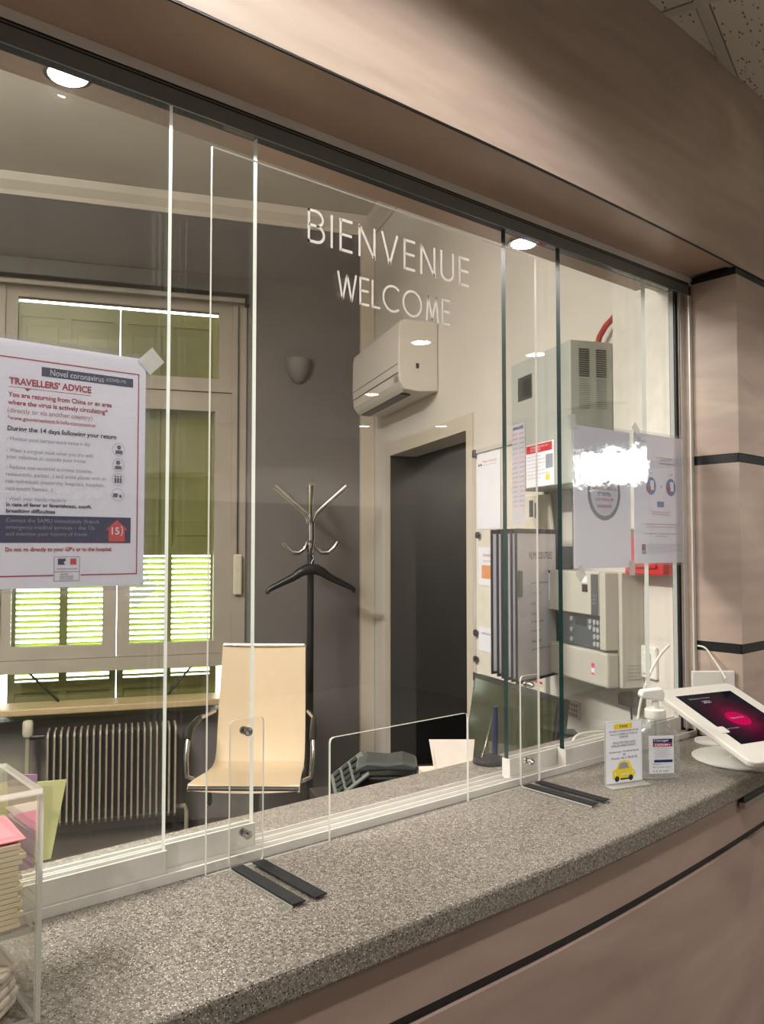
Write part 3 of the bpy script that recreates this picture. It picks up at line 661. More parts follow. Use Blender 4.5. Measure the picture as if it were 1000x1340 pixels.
# tablet kiosk
P1 = Vector((1.674, 1.022, 1.2)); P2 = Vector((1.903, .965, 1.2)); P3 = Vector((1.587, .777, 1.10))
ux = (P2-P1).normalized(); vy = (P1-P3); vy = (vy - ux*vy.dot(ux)).normalized(); nz = ux.cross(vy)
tw, tl = .236, .279
t = thing('tablet_kiosk', TW(1.79, .905, CT), 'white tablet kiosk on a round base showing a pink glowing screen', 'tablet')
MB().lathe([(.098, 0), (.100, .002), (.100, .005), (.097, .0065), (.0, .0065)], 48).build('base_plate', WHITE, t, smooth=True)
MB().prism(rrect(-.022, .022, -.016, .016, .006), .0066, .085).build('post', WHITE, t, smooth=True)
M = Matrix((ux, vy, nz)).transposed().to_4x4(); M.translation = P3 - Vector((1.79, .905, CT)); M.translation -= nz*.012
en = MB().prism(rrect(0, tw, 0, tl, .016, 5), 0, .013).build('enclosure', WHITE_M, t, M, smooth=False, bevel=.003)
MB().prism(rrect(.03, tw-.03, .03, tl-.03, .01), -.014, -.0003).build('rear_shell', WHITE, en)
sx0, sx1, sy0, sy1 = .034, .203, .060, .246
def screen_mat():
    m, nt, o = new('tablet_screen'); N, L = nt.nodes, nt.links
    tc = N.new('ShaderNodeTexCoord'); mp = N.new('ShaderNodeMapping'); mp.inputs['Location'].default_value = (-.118, -.112, 0); mp.inputs['Scale'].default_value = (1, .8, 1)
    ln = N.new('ShaderNodeVectorMath'); ln.operation = 'LENGTH'; r = N.new('ShaderNodeValToRGB'); e = r.color_ramp.elements
    e[0].position = .0; e[0].color = rgb(170, 12, 74); e[1].position = .085; e[1].color = rgb(22, 22, 36); k = e.new(.048); k.color = rgb(78, 12, 46)
    em = N.new('ShaderNodeEmission'); em.inputs[1].default_value = .9
    gl = N.new('ShaderNodeBsdfGlossy'); gl.inputs['Roughness'].default_value = .08; ad = N.new('ShaderNodeMixShader'); ad.inputs[0].default_value = .05
    L.new(tc.outputs['Object'], mp.inputs[0]); L.new(mp.outputs[0], ln.inputs[0]); L.new(ln.outputs['Value'], r.inputs[0]); L.new(r.outputs[0], em.inputs[0])
    L.new(em.outputs[0], ad.inputs[1]); L.new(gl.outputs[0], ad.inputs[2]); L.new(ad.outputs[0], o.inputs[0]); return m
scn = MB().rect(sx0, sx1, sy0, sy1, .0133).build('screen', screen_mat(), en, fix=False)
MB().disc(.115, .142, .029, .0136, 32, .9).build('touch_button', emit('pink_button', (222, 22, 92), .95), scn, fix=False)
EMW = emit('screen_white', (210, 210, 225), .8)
text('Appuyez ici', scn, .096, .134, .142, .149, EMW, .0139); text('Bienvenue sur la borne', scn, .058, .118, .226, .231, EMW, .0139); text('2021', scn, .083, .106, .208, .218, EMW, .0139, .02); text('changer de langue', scn, .040, .085, .110, .115, EMW, .0139)
MB().prism(rrect(-.009, .016, .100, .122, .004), .0134, .0145).build('sensor_bump', WHITE_M, en, Matrix.Translation((sx0-.003, 0, 0)))
# white stand behind the tablet
t = thing('white_stand', TW(1.905, 1.02, CT, math.radians(-38)), 'white upright panel on a thin foot plate behind the tablet, against the column', 'stand')
MB().lathe([(.050, 0), (.050, .004), (.0, .004)], 32).build('foot_plate', WHITE, t, smooth=True)
MB().box(-.012, .012, -.006, .006, .0041, .05).build('stem', WHITE, t); MB().box(-.058, .045, -.006, .006, .05, .170).build('panel', WHITE, t, bevel=.002)

# clear acrylic display box, lower left
t = thing('acrylic_display_box', TW(.28, .859, CT), 'clear acrylic display box at the left end of the counter', 'display box')
AE = [PLEXI, EDGE_P]; th = .005; bw, bd, bh = .21, .158, .2225
MB().box(-th, 0, .0, bd, 0, bh, faces_mi=[1, 1, 1, 1, 0, 0]).build('side_wall', AE, t); MB().box(-bw, -bw+th, 0, bd, 0, bh, faces_mi=[1, 1, 1, 1, 0, 0]).build('side_wall', AE, t)
MB().box(-bw+th, -th-.0003, 0, th, 0, bh, faces_mi=[1, 1, 0, 0, 1, 1]).build('front_wall', AE, t)
MB().box(-bw+th, -th-.0003, th+.0003, bd+.03, .087, .092, faces_mi=[0, 0, 1, 1, 1, 1]).build('shelf', AE, t); MB().box(-bw+th, -th-.0003, th+.0003, bd, 0, .005, faces_mi=[0, 0, 1, 1, 1, 1]).build('bottom', AE, t)
MB().box(-bw, 0, .004, bd-.03, bh+.0003, bh+.0048, faces_mi=[0, 0, 1, 1, 1, 1]).build('lid', AE, t)
def card(name, pts, th_, m, label, cat, T=TW(0, 0, 0)):
    a, b, c, d = [Vector(x) for x in pts]; n = (b-a).cross(d-a).normalized()*th_
    o = MB().add([a, b, c, d, a+n, b+n, c+n, d+n], [(0, 1, 2, 3), (7, 6, 5, 4), (0, 4, 5, 1), (1, 5, 6, 2), (2, 6, 7, 3), (3, 7, 4, 0)]).build(name, m, None, T)
    return tag(o, label, cat)
SZ = CT+.0925
card('yellow_sheet', [(.17, 1.034, SZ), (.346, 1.034, SZ+.001), (.366, 1.042, SZ+.090), (.17, 1.042, SZ+.108)], .0012, mat('pale_lime_card', (220, 222, 158), .7), 'pale lime-yellow sheet sticking out behind the acrylic box', 'paper')
t = thing('card_pile', TW(.18, .94, SZ), 'pile of cream cards lying on the upper shelf of the acrylic box', 'cards')
for k in range(16):
    j = random.uniform(-.006, .004); MB().prism([(-.10, -.068), (.086+j, -.068), (.090+j, .07+j), (-.10, .072)], .0051*k, .0051*k+.0044).build('card', mat('cream_card', (226, 212, 178), .7), t)
card('pink_card', [(.09, .874, SZ+.0835), (.268, .874, SZ+.0835), (.272, .955, SZ+.0845), (.09, .985, SZ+.0845)], .0012, mat('pink_card', (232, 128, 136), .7), 'salmon pink card lying on the card pile inside the acrylic box', 'paper')
card('purple_booklet', [(.29, 1.022, SZ), (.322, 1.022, SZ), (.326, 1.028, SZ+.106), (.294, 1.028, SZ+.112)], .003, mat('lilac_card', (170, 140, 168), .6), 'lilac booklet edge poking up behind the acrylic box', 'booklet')
t = thing('brochure_stack', TW(.15, .93, CT+.0055), 'stack of cream brochures with curling corners in the bottom of the acrylic box', 'brochures')
for k in range(5):
    j = random.uniform(-.004, .004); MB().prism([(-.06, -.055), (.095+j, -.055), (.118+j, -.03), (.112+j, .045), (-.06, .05)], .0085*k, .0085*k+.0075).build('brochure', mat('brochure_paper', (206, 196, 178), .7), t, bevel=.002)

# round-based counter pen with beaded chain (office side)
t = thing('counter_pen', TW(1.348, 1.243, CT), 'black round-based counter pen holder with a beaded chain behind the glass', 'pen stand')
MB().lathe([(.036, 0), (.0365, .004), (.034, .010), (.02, .017), (.008, .020)], 32).build('base', BLACKP, t, smooth=True)
MB().tube([(.012, -.006, .018), (.014, -.006, .055), (.015, -.006, .12)], [.006, .007, .0055], 12).build('holder', mat('dark_blue_plastic', (22, 30, 66), .35), t, smooth=True)
ch_ = []
for k in range(26):
    s = k/25; ch_.append(Vector((-.024+.036*s, .0, .014+.075*s+.012*s*s)))
mb = MB()
for c in ch_: mb.lathe([(.0006, -.0014), (.0014, 0), (.0006, .0014)], 6, c)
mb.build('bead_chain', CHROME, t, smooth=True)

# ================================================================== OFFICE FURNITURE
DESK = .742
t = thing('office_desk', TR(.75, 2.1, 0), 'dark office desk standing behind the counter, mostly hidden', 'desk')
DM = mat('desk_laminate', (34, 30, 28), .5, 0, .06)
MB().box(-.16, .62, -.10, .55, DESK-.03, DESK-.0005).build('desk_top', DM, t, bevel=.003)
for x, y in ((-.12, -.06), (.58, -.06), (-.12, .52), (.58, .52)): MB().box(x-.025, x+.025, y-.025, y+.025, 0, DESK-.03).build('leg', ALU_D, t)
# monitor
t = thing('computer_monitor', TR(1.10, 2.27, DESK), 'black flat monitor seen obliquely behind the glass with green shutter reflection coloured into its dark screen', 'monitor')
Mm = Matrix.Translation((0, 0, .073)) @ Matrix.Rotation(math.radians(4), 4, 'Z') @ Matrix.Rotation(math.radians(9), 4, 'Y')
bz_ = MB().box(-.012, .02, -.25, .25, 0, .29).build('housing', BLACKP, t, Mm, bevel=.004)
MB().box(-.0145, -.0123, -.236, .236, .016, .276).build('screen', mat('screen_painted_reflection', (44, 48, 30), .10, 0, .05), bz_)  # olive tint is the green shutters' reflection put into the screen colour
MB().box(.045, .075, -.03, .03, 0, .2).build('stand_neck', BLACKP, t); MB().lathe([(.08, .0005), (.08, .008), (.0, .012)], 28, (.075, 0, 0)).build('stand_base', BLACKP, t, smooth=True)
t = MB().prism([(-.04, 0), (.04, 0), (.045, .17), (.0, .205), (-.045, .19)], -.04, .04, lambda u, v, d: (d, u, v)).build('desk_speaker', BLACKP, None, TR(1.33, 2.33, DESK), bevel=.004)
tag(t, 'small black desk loudspeaker beside the monitor', 'speaker')
# phone
PH = mat('phone_plastic', (84, 88, 82), .42, 0, .05)
t = thing('desk_telephone', TR(.735, 2.375, DESK, math.radians(-18)), 'dark grey office telephone on the desk behind the slot', 'telephone')
MB().prism([(-.065, 0), (.085, 0), (.085, .09), (-.065, .115)], -.045, .115, lambda u, v, d: (d, u, v)).build('phone_body', BLACKP, t, bevel=.01)
MB().prism([(-.115, .0), (-.046, .0), (-.046, .10), (-.115, .045)], -.07, .08, lambda u, v, d: (u, d, v)).build('phone_console', PH, t, bevel=.006)
kb = MB().box(-.062, .062, -.078, .072, 0, .010).build('keypad', PH, t, Matrix.Translation((-.078, -.012, .100)) @ Matrix.Rotation(math.radians(-38), 4, 'Y') @ Matrix.Rotation(math.radians(16), 4, 'X'), bevel=.004)
for r_ in range(4):
    for c_ in range(3): MB().box(-.048+.032*c_, -.026+.032*c_, -.064+.032*r_, -.044+.032*r_, .0101, .016).build('key', BLACKP, kb)
MB().prism([(-.062, .126), (-.062, .142), (-.03, .158), (.03, .153), (.075, .160), (.118, .146), (.118, .128), (.03, .131)], -.078, .05, lambda u, v, d: (u, d, v)).build('handset', DKGREY, t, bevel=.009)
MB().box(.005, .070, -.0685, -.0655, .078, .094).build('name_strip', PAPER, t)
# open letter box
CARD = mat('pale_cardboard', (222, 206, 188), .75, 0, .03)
t = thing('paper_box', TR(.985, 2.38, DESK, math.radians(-10)), 'open cream cardboard box of papers on the desk beside the telephone', 'box')
MB().box(-.10, .06, -.07, .07, 0, .09).build('carton', CARD, t, bevel=.002)
MB().prism([(-.06, .092), (.06, .092), (.075, .172), (-.07, .176)], .0, .003, lambda u, v, d: (u+.0, .02+d+(v-.09)*.35, v)).build('back_flap', mat('pale_card', (226, 214, 204), .7), t)
MB().prism([(-.05, .092), (.025, .092), (.0, .176), (.0, .176)], 0, .003, lambda u, v, d: (-.062+d-(v-.09)*.12, -.02+u, v)).build('side_flap', CARD, t)

# chair
t = thing('office_chair', TR(.615, 3.955, 0, math.radians(-18.7)), 'cream sling office chair with chrome armrests in front of the window', 'chair')
SL = mat('cream_sling', (226, 203, 170), .6, 0, .02, 30, bump=.05, bscale=300)
path = [(-.275, .455, .248), (-.262, .472, .248), (-.15, .468, .238), (0, .455, .226), (.10, .452, .222), (.150, .468, .220), (.175, .51, .219), (.195, .60, .219), (.215, .72, .217), (.238, .86, .214), (.262, .985, .211), (.272, 1.02, .210)]
def sling(seg, name, mat_):
    mb = MB(); n = 8; vs = []; fs = []
    for s, z, hw in seg:
        for k in range(n+1):
            u = -1+2*k/n; sag = -.012*(1-u*u)*min(1, abs(s-.150)/.10)
            vs.append((u*hw, s, z+sag if name == 'seat' else z)) if name == 'seat' else vs.append((u*hw, s-sag, z))
    m_ = len(seg); base = len(vs)
    for i, (s, z, hw) in enumerate(seg):
        for k in range(n+1):
            v = vs[i*(n+1)+k]; vs.append((v[0], v[1]+(.008 if name != 'seat' else 0), v[2]-(.008 if name == 'seat' else 0)))
    for off in (0, base):
        for i in range(m_-1):
            for k in range(n): fs.append((off+i*(n+1)+k, off+i*(n+1)+k+1, off+(i+1)*(n+1)+k+1, off+(i+1)*(n+1)+k))
    for i in range(m_-1):
        for k in (0, n): fs.append((i*(n+1)+k, (i+1)*(n+1)+k, base+(i+1)*(n+1)+k, base+i*(n+1)+k))
    for i in (0, m_-1):
        for k in range(n): fs.append((i*(n+1)+k, i*(n+1)+k+1, base+i*(n+1)+k+1, base+i*(n+1)+k))
    return mb.add(vs, fs).build(name, mat_, t, smooth=True)
sling(path[:6], 'seat', SL); sling(path[5:], 'backrest', SL)
for s in (-1, 1):
    MB().tube([(s*(hw-.006), y+(.016 if z > .5 else 0), z-.016) for y, z, hw in path], .010, 8).build('side_rail', CHROME, t, smooth=True)
    MB().tube([(s*.23, -.12, .44), (s*.285, -.14, .47), (s*.292, -.13, .56), (s*.29, -.10, .64), (s*.288, -.05, .672), (s*.275, .08, .69), (s*.235, .20, .70)], [.011, .012, .012, .013, .013, .011, .011], 10).build('armrest', CHROME, t, smooth=True)
    MB().tube([(s*.29, -.11, .63), (s*.2885, -.065, .672), (s*.277, .06, .692)], [.017, .018, .016], 10).build('arm_pad', mat('black_arm_pad', (34, 33, 32), .35), t, smooth=True)
MB().tube([(-.205, .274, 1.02), (.205, .274, 1.02)], .010, 8).build('top_rail', CHROME, t, smooth=True); MB().tube([(-.245, -.27, .455), (.245, -.27, .455)], .010, 8).build('front_rail', mat('dark_rail', (40, 36, 34), .4), t, smooth=True)
MB().box(-.07, .07, -.10, .12, .38, .435).build('mechanism', BLACKP, t, bevel=.008); MB().tube([(0, 0, .10), (0, 0, .38)], [.028, .024], 16).build('gas_column', BLACKP, t, smooth=True)
MB().tube([(-.07, -.02, .40), (-.19, -.04, .40), (-.20, -.05, .375)], .006, 8).build('lever', BLACKP, t, smooth=True)
MB().lathe([(.002, .31), (.014, .325), (.011, .36), (.006, .378)], 12, (-.20, -.05, 0)).build('lever_knob', BLACKP, t, smooth=True)
for k in range(5):
    a = math.radians(72*k+20); c, s = math.cos(a), math.sin(a)
    lg = MB().tube([(.02*c, .02*s, .115), (.27*c, .27*s, .075)], [.024, .014], 10).build('leg', CHROME, t, smooth=True)
    MB().tube([(.27*c-.012*s, .27*s+.012*c, .031), (.27*c+.012*s, .27*s-.012*c, .031)], .03, 16).build('caster', BLACKP, lg, smooth=True)

# coat rack
RA, RB = .985, 4.41
t = thing('coat_stand', TR(RA, RB, 0), 'black coat stand with chrome upper arms and curled hooks by the grey wall', 'coat stand')
MB().lathe([(.19, 0), (.19, .012), (.17, .022), (.03, .03), (.019, .05)], 32).build('base', BLACKP, t, smooth=True)
MB().tube([(0, 0, .045), (0, 0, 1.53)], .019, 16).build('pole', BLACKP, t, smooth=True)
MB().tube([(0, 0, 1.5305), (0, 0, 1.575)], .0225, 16).tube([(0, 0, 1.578), (0, 0, 1.655)], .0225, 16).tube([(0, 0, 1.574), (0, 0, 1.579)], .0235, 16).build('chrome_sleeve', CHROME, t, smooth=True)
for k in range(4):
    a = math.radians(90*k-11); c, s = math.cos(a), math.sin(a)
    MB().tube([(.012*c, .012*s, 1.62), (.014*c, .014*s, 1.665), (.03*c, .03*s, 1.70), (.10*c, .10*s, 1.765), (.195*c, .195*s, 1.85)], [.010, .011, .0135, .016, .0175], 10).build('top_arm', CHROME, t, smooth=True)
    MB().tube([(.02*c, .02*s, 1.545), (.03*c, .03*s, 1.51), (.06*c, .06*s, 1.485), (.10*c, .10*s, 1.487), (.13*c, .13*s, 1.515), (.148*c, .148*s, 1.545)], [.009, .0105, .0125, .0135, .0135, .0145], 10).build('hook', CHROME, t, smooth=True)
t = thing('coat_hanger', TR(RA-.012, RB-.075, 1.29), 'black plastic coat hanger hanging on the coat stand', 'hanger')
MB().tube([(-.235, 0, -.02), (-.235, 0, -.004), (-.215, 0, .01), (-.10, 0, .065), (-.06, 0, .093), (-.025, 0, .108), (.025, 0, .108), (.06, 0, .093), (.10, 0, .065), (.215, 0, .01), (.235, 0, -.004), (.235, 0, -.02)], [.011, .013, .015, .021, .026, .030, .030, .026, .021, .015, .013, .011], 10).build('hanger_body', BLACKP, t, smooth=True)
MB().tube([(0, 0, .12), (0, 0, .145), (.012, .0, .165), (.008, .0, .19), (-.01, .0, .20), (-.02, .0, .19)], .0022, 8).build('hook', CHROME, t, smooth=True)

# radiator
t = thing('radiator', TR(0, B0-.15, 0), 'cream finned radiator under the office window sill', 'radiator')
RM = mat('radiator_paint', (156, 146, 126), .45, 0, .04); RD = mat('dark_radiator_core', (40, 40, 42), .6, 0, .05)  # core between the fins coloured much darker than the fins
fm = MB().prism([(-.07, .12), (-.055, .10), (.06, .10), (.06, .575), (-.045, .575), (-.062, .565), (-.07, .55)], -.0045, .0045, lambda u, v, d: (d, u, v)).mesh('fin', RM)
for k in range(21): share('fin', fm, t, Matrix.Translation((-.340+.0315*k, 0, 0)))
MB().box(-.335, .285, -.025, .05, .115, .555).build('core', RD, t)
MB().tube([(-.36, 0, .545), (-.43, 0, .545)], .014, 12).build('valve_stem', BLACKP, t, smooth=True)
MB().lathe([(.022, .55), (.027, .56), (.027, .615), (.022, .628), (.012, .632)], 18, (-.44, 0, 0)).build('valve_head', mat('valve_cream', (206, 198, 178), .5), t, smooth=True)
MB().tube([(-.44, 0, .55), (-.44, 0, .1), (-.44, 0, .001)], .012, 10).build('pipe', RM, t, smooth=True)
MB().tube([(.28, 0, .13), (.345, 0, .13), (.355, 0, .10), (.355, 0, .001)], .012, 10).build('pipe', RM, t, smooth=True)

# blind box over the window
t = thing('roller_blind', TR(0, B0, 0), 'dark grey roller blind cassette above the office window', 'blind')
MB().box(-1.1, .692, -.09, -.0125, 2.955, 3.05).build('cassette', mat('blind_grey', (74, 72, 70), .5), t, bevel=.006)
MB().box(-1.1, .662, -.065, -.035, 2.912, 2.9345).build('bottom_rail', mat('blind_rail', (150, 144, 134), .5), t)
MB().box(.668, .690, -.085, -.0125, 2.90, 2.9545).build('end_bracket', BLACKP, t)
t = thing('blind_winder', TR(.635, B0-.0125, 1.245), 'cream strap winder with cord on the window frame', 'winder')
MB().box(-.024, .024, -.03, 0, 0, .23).build('winder_box', mat('winder_cream', (216, 208, 184), .45), t, bevel=.01); MB().box(-.006, .0, -.012, -.009, .2305, 1.66).build('cord', BLACKP, t)
# wall sconce
t = thing('wall_sconce', TR(.985, B0, 2.475), 'small half-bowl wall lamp on the grey wall, painted grey', 'wall lamp')
mb = MB(); n = 16; vs = []; fs = []; rows = 8
for i in range(rows+1):
    r_ = .078*math.sin(math.pi/2*i/rows); z = .145-.145*math.cos(math.pi/2*i/rows)
    for k in range(n+1): a = math.pi+math.pi*k/n; vs.append((r_*math.cos(a), -.002+r_*math.sin(a), z))
for i in range(rows):
    for k in range(n): fs.append((i*(n+1)+k, i*(n+1)+k+1, (i+1)*(n+1)+k+1, (i+1)*(n+1)+k))
mb.add(vs, fs).build('bowl', mat('sconce_grey', (112, 108, 105), .6), t, smooth=True, fix=False); MB().box(-.06, .06, -.006, -.0005, .02, .15).build('wall_plate', MC['sconce_grey'], t)

# air conditioner
t = thing('air_conditioner', TR(A0, 4.10, 2.26), 'white split air conditioner mounted high on the cream wall', 'air conditioner')
ACM = mat('ac_white', (214, 208, 198), .38, 0, .015); prof = [(-.001, .005), (-.001, .34), (-.17, .345), (-.194, .335), (-.201, .30), (-.203, .13), (-.196, .045), (-.17, .008), (-.10, 0)]
MB().prism(prof, -.41, .41, lambda u, v, d: (u, d, v)).build('body', ACM, t, bevel=.006)
for z in (.128, .085): MB().box(-.2045, -.198, -.395, .395, z, z+.004).build('panel_line', mat('ac_line', (120, 116, 110), .5), t)
MB().prism([(-.165, .003), (-.115, -.0005), (-.115, -.006), (-.165, -.003)], -.33, .36, lambda u, v, d: (u, d, v)).build('air_outlet', BLACKP, t)
MB().prism([(-.185, .0215), (-.170, .0035), (-.168, .0), (-.188, .018)], -.38, .38, lambda u, v, d: (u, d, v)).build('louver_flap', ACM, t)
MB().box(-.206, -.2045, -.385, -.345, .05, .075).build('indicator', mat('ac_grey', (150, 148, 144), .4), t); MB().box(-.115, -.10, -.4115, -.4102, .11, .135).build('badge', DKGREY, t)

# ------------------------------------------------- things on the right wall
# control cabinet
t = thing('control_cabinet', TRW(A0, 2.612, 1.712), 'tall grey metal control cabinet with vent slots on the right wall', 'cabinet')
CG = mat('cabinet_grey', (176, 178, 172), .45, .1, .02)
MB().box(0, .40, 0, .44, 0.0005, .15).build('body', CG, t, bevel=.004)
MB().rect(.052, .155, .303, .385, .1503).build('window_surround', mat('cab_dark', (58, 62, 60), .3), t, fix=False); MB().rect(.085, .145, .315, .372, .1507).build('display', BLACKP, t, fix=False)
vs_ = MB().box(.3997, .4012, 0, .0042, 0, .036).mesh('vent_slot', BLACK)
for c_ in range(2):
    for k in range(13): share('vent_slot', vs_, t, Matrix.Translation((0, .410-.0068*k, .024+.060*c_)))
vd_ = MB().box(.3998, .4008, 0, .003, 0, .036).mesh('vent_slot', mat('slot_grey', (140, 142, 138), .5))
for c_ in range(2):
    for k in range(14): share('vent_slot', vd_, t, Matrix.Translation((0, .318-.0068*k, .024+.060*c_)))
t = MB().tube([(0, 0, 0), (.0, -.012, .022), (.002, -.045, .048), (.004, -.09, .066)], .009, 10).build('red_cable', mat('red_cable', (166, 44, 34), .45), None, TR(A0-.03, 2.25, 2.153), smooth=True); tag(t, 'red cable rising from the top of the control cabinet', 'cable')
t = MB().box(-.05, -.0005, 0, .265, 0, 1.83).build('cable_casing', mat('white_casing', (216, 212, 202), .6), None, TR(A0, 1.87, 1.57)); tag(t, 'white vertical duct casing on the wall right of the control cabinet', 'duct')
t = thing('cabinet_notice', TRW(A0-.1512, 2.500, 1.715), 'white sheet with a red header taped on the control cabinet', 'notice')
MB().box(0, .188, 0, .142, 0, .0006).build('paper', PAPER, t); MB().rect(.002, .176, .112, .139, .0009).build('red_band', mat('red_header', (190, 32, 36), .6), t, fix=False)
text('CONSIGNES EN CAS\nD’INCENDIE', t, .03, .15, .117, .134, PRINTW, .0012)
for k in range(7): text('appeler le poste de garde puis évacuer', t, .006, .10+.03*(k % 3), .098-.012*k, .104-.012*k, GREYINK, .0009)
MB().rect(.135, .180, .055, .10, .0009).build('photo_print', GREYINK, t, fix=False); MB().rect(.135, .160, .018, .036, .0009).build('yellow_mark', YEL, t, fix=False)
t = thing('list_sheet', TRW(A0-.1512, 2.606, 1.600), 'narrow printed list in a sleeve hanging on the cabinet', 'notice')
MB().box(0, .098, 0, .340, 0, .0006).build('paper', mat('list_paper', (196, 190, 200), .6), t)
for k in range(16):
    for x in (.008, .058): text('poste 4412', t, x, x+.034, .302-.0165*k, .309-.0165*k, INK if k % 5 else REDO, .0009)
text('ANNUAIRE', t, .010, .088, .321, .333, NAVY, .0009, .03)
t = MB().tube([(0, 0, 0), (0, 0, .62)], .008, 10).build('conduit', mat('conduit_grey', (96, 94, 92), .5), None, TR(A0-.010, 2.432, 1.085), smooth=True); tag(t, 'thin grey conduit on the wall below the control cabinet', 'pipe')
t = thing('paper_bag', TRW(A0-.035, 2.735, 1.575), 'white paper pouch with two black marks pinned under the cabinet', 'pouch')
MB().prism([(.03, 0), (.215, .0), (.19, .125), (.0, .13), (.0, .06)], 0, .012).build('pouch', mat('pouch_paper', (222, 214, 196), .7), t, bevel=.003); MB().rect(.055, .085, .05, .11, .0126).rect(.095, .118, .045, .10, .0126).build('black_mark', INK, t, fix=False)

# fire alarm panel with keypad
t = thing('alarm_panel', TRW(A0, 2.42, 1.112), 'beige fire alarm panel with a dark keypad strip on the right wall', 'alarm panel')
AP = mat('panel_beige', (192, 188, 176), .45, 0, .02); AK = mat('panel_slate', (70, 78, 84), .4, 0, .03)
MB().box(0, .352, 0, .332, .0005, .075).build('housing', AP, t, bevel=.003)
MB().box(0, .305, .205, .332, .0753, .122).build('upper_cover', AP, t, bevel=.003)
MB().prism([(.0, .0), (.338, 0), (.338, .10), (.0, .10)], .0753, .116).build('lower_cover', AP, t, bevel=.006)
MB().box(.306, .336, .108, .331, .0753, .119).build('end_cover', AP, t, bevel=.002)
kp = MB().box(.045, .304, .103, .2035, .0753, .100).build('keypad_strip', AK, t)
bt = MB().tube([(0, 0, 0), (0, 0, .004)], .0075, 12).mesh('button', mat('button_grey', (168, 172, 172), .4))
for r_ in range(4):
    for c_ in range(3): share('button', bt, kp, Matrix.Translation((.252+.019*c_, .118+.0215*r_, .1003)))
for x, y in ((.228, .165), (.228, .183), (.12, .183), (.12, .15), (.12, .12)): share('button', bt, kp, Matrix.Translation((x, y, .1003)))
MB().rect(.138, .205, .165, .192, .1003).build('display', mat('lcd_dark', (40, 52, 54), .15), kp, fix=False); MB().disc(.058, .165, .0035, .1004).build('lit_indicator', emit('green_led', (190, 230, 60), 2.0), kp, fix=False)
MB().box(.268, .3045, .2055, .326, .1222, .1236).build('slate_label', AK, t); text('fire panel'.upper(), t, .271, .300, .297, .304, mat('maroon_print', (140, 50, 60), .5), .1240); 
for k in range(3): text('CONTROLE', t, .272, .298, .262-.012*k, .267-.012*k, GREYINK, .1240)
MB().box(.215, .246, .300, .318, .1222, .1228).build('paper_label', PAPER, t); MB().box(.218, .248, .272, .295, .1222, .1235).build('black_patch', BLACKP, t)
MB().box(.008, .022, .235, .322, .1222, .1228).build('strip_label', PAPER, t); MB().box(.008, .022, .322, .331, .1222, .1230).build('strip_cap', NAVY, t)
MB().rect(.255, .272, .050, .064, .1164).rect(.255, .272, .030, .036, .1164).build('pink_sticker', mat('pink_sticker', (224, 70, 130), .5), t, fix=False); MB().rect(.255, .272, .0361, .0499, .1164).build('white_sticker', PAPER, t, fix=False)
SP = flat(Vector((.3535, 0, .07)), (0, 0, -1), (0, 1, 0))
for k in range(5):
    o = text('dispositif de commande 12 V', t, .012, .060-.006*(k % 2), .062-.010*k, .067-.010*k, INK, 0); o.matrix_local = SP
# red sounder, switch, socket plate, vent, adapter
t = thing('red_alarm_box', TRW(A0, 2.075, 1.440), 'red alarm box on the wall behind the notices', 'alarm box')
RB_ = mat('red_plastic', (188, 30, 34), .4, 0, .03); MB().prism([(0, 0), (.175, .0), (.175, .11), (0, .11)], .0005, .06).build('housing', RB_, t, bevel=.006); MB().box(.02, .155, .02, .09, .0602, .068).build('cover', RB_, t, bevel=.003)
t = thing('light_switch', TRW(A0, 2.079, 1.143), 'white wall switch beside the alarm panel', 'switch')
MB().box(0, .077, 0, .092, .0005, .012).build('plate', WHITE, t, bevel=.004); MB().box(.018, .058, .014, .074, .0122, .017).build('rocker', WHITE, t, bevel=.002)
t = thing('wall_vent', TRW(A0, 2.51, .948), 'small beige perforated vent plate low on the right wall', 'vent')
MB().box(0, .088, 0, .057, .0005, .006).build('plate', mat('vent_beige', (176, 168, 152), .6), t)
hm = MB().box(0, .010, 0, .011, .0062, .0068).mesh('vent_hole', DKGREY)
for r_ in range(3):
    for c_ in range(5): share('vent_hole', hm, t, Matrix.Translation((.010+.0145*c_, .007+.016*r_, 0)))
t = thing('plug_adapter', TRW(A0, 2.135, 1.056), 'black plug-in power adapter below the switch', 'adapter'); MB().box(0, .075, .0, .036, .0005, .05).build('case', BLACKP, t, bevel=.006)
MB().tube([(.04, -.001, .03), (.045, -.05, .03), (.05, -.12, .028)], .003, 8).build('cord', BLACKP, t, smooth=True)
# cables
def cable(pts, r, m, label, name='white_cable'):
    # smooth the control points
    P_ = [Vector(x) for x in pts]; out = []
    for i in range(len(P_)-1):
        p0, p1, p2, p3 = P_[max(i-1, 0)], P_[i], P_[i+1], P_[min(i+2, len(P_)-1)]
        for k in range(6):
            s = k/6; out.append(.5*((2*p1)+(p2-p0)*s+(2*p0-5*p1+4*p2-p3)*s*s+(3*p1-p0-3*p2+p3)*s**3))
    out.append(P_[-1]); o = MB().tube(out, r, 8).build(name, m, None, smooth=True); tag(o, label, 'cable')
CW = mat('white_cable', (220, 216, 206), .4)
cable([(1.9425, 1.0855, 1.272), (1.938, 1.062, 1.268), (1.925, 1.035, 1.245), (1.912, 1.010, 1.222), (1.900, .992, 1.205)], .0022, CW, 'white cable drooping from the column joint to the tablet')
cable([(1.915, 1.148, 1.27), (1.895, 1.165, 1.24), (1.87, 1.18, 1.19), (1.85, 1.19, 1.13), (1.83, 1.19, 1.06)], .0035, CW, 'white cable running down inside the glass at the jamb')
cable([(1.80, 1.20, 1.058), (1.70, 1.20, 1.075), (1.60, 1.19, 1.085), (1.565, 1.185, 1.075), (1.56, 1.185, 1.0525)], .0025, CW, 'white cable looping on the sill behind the card stand')

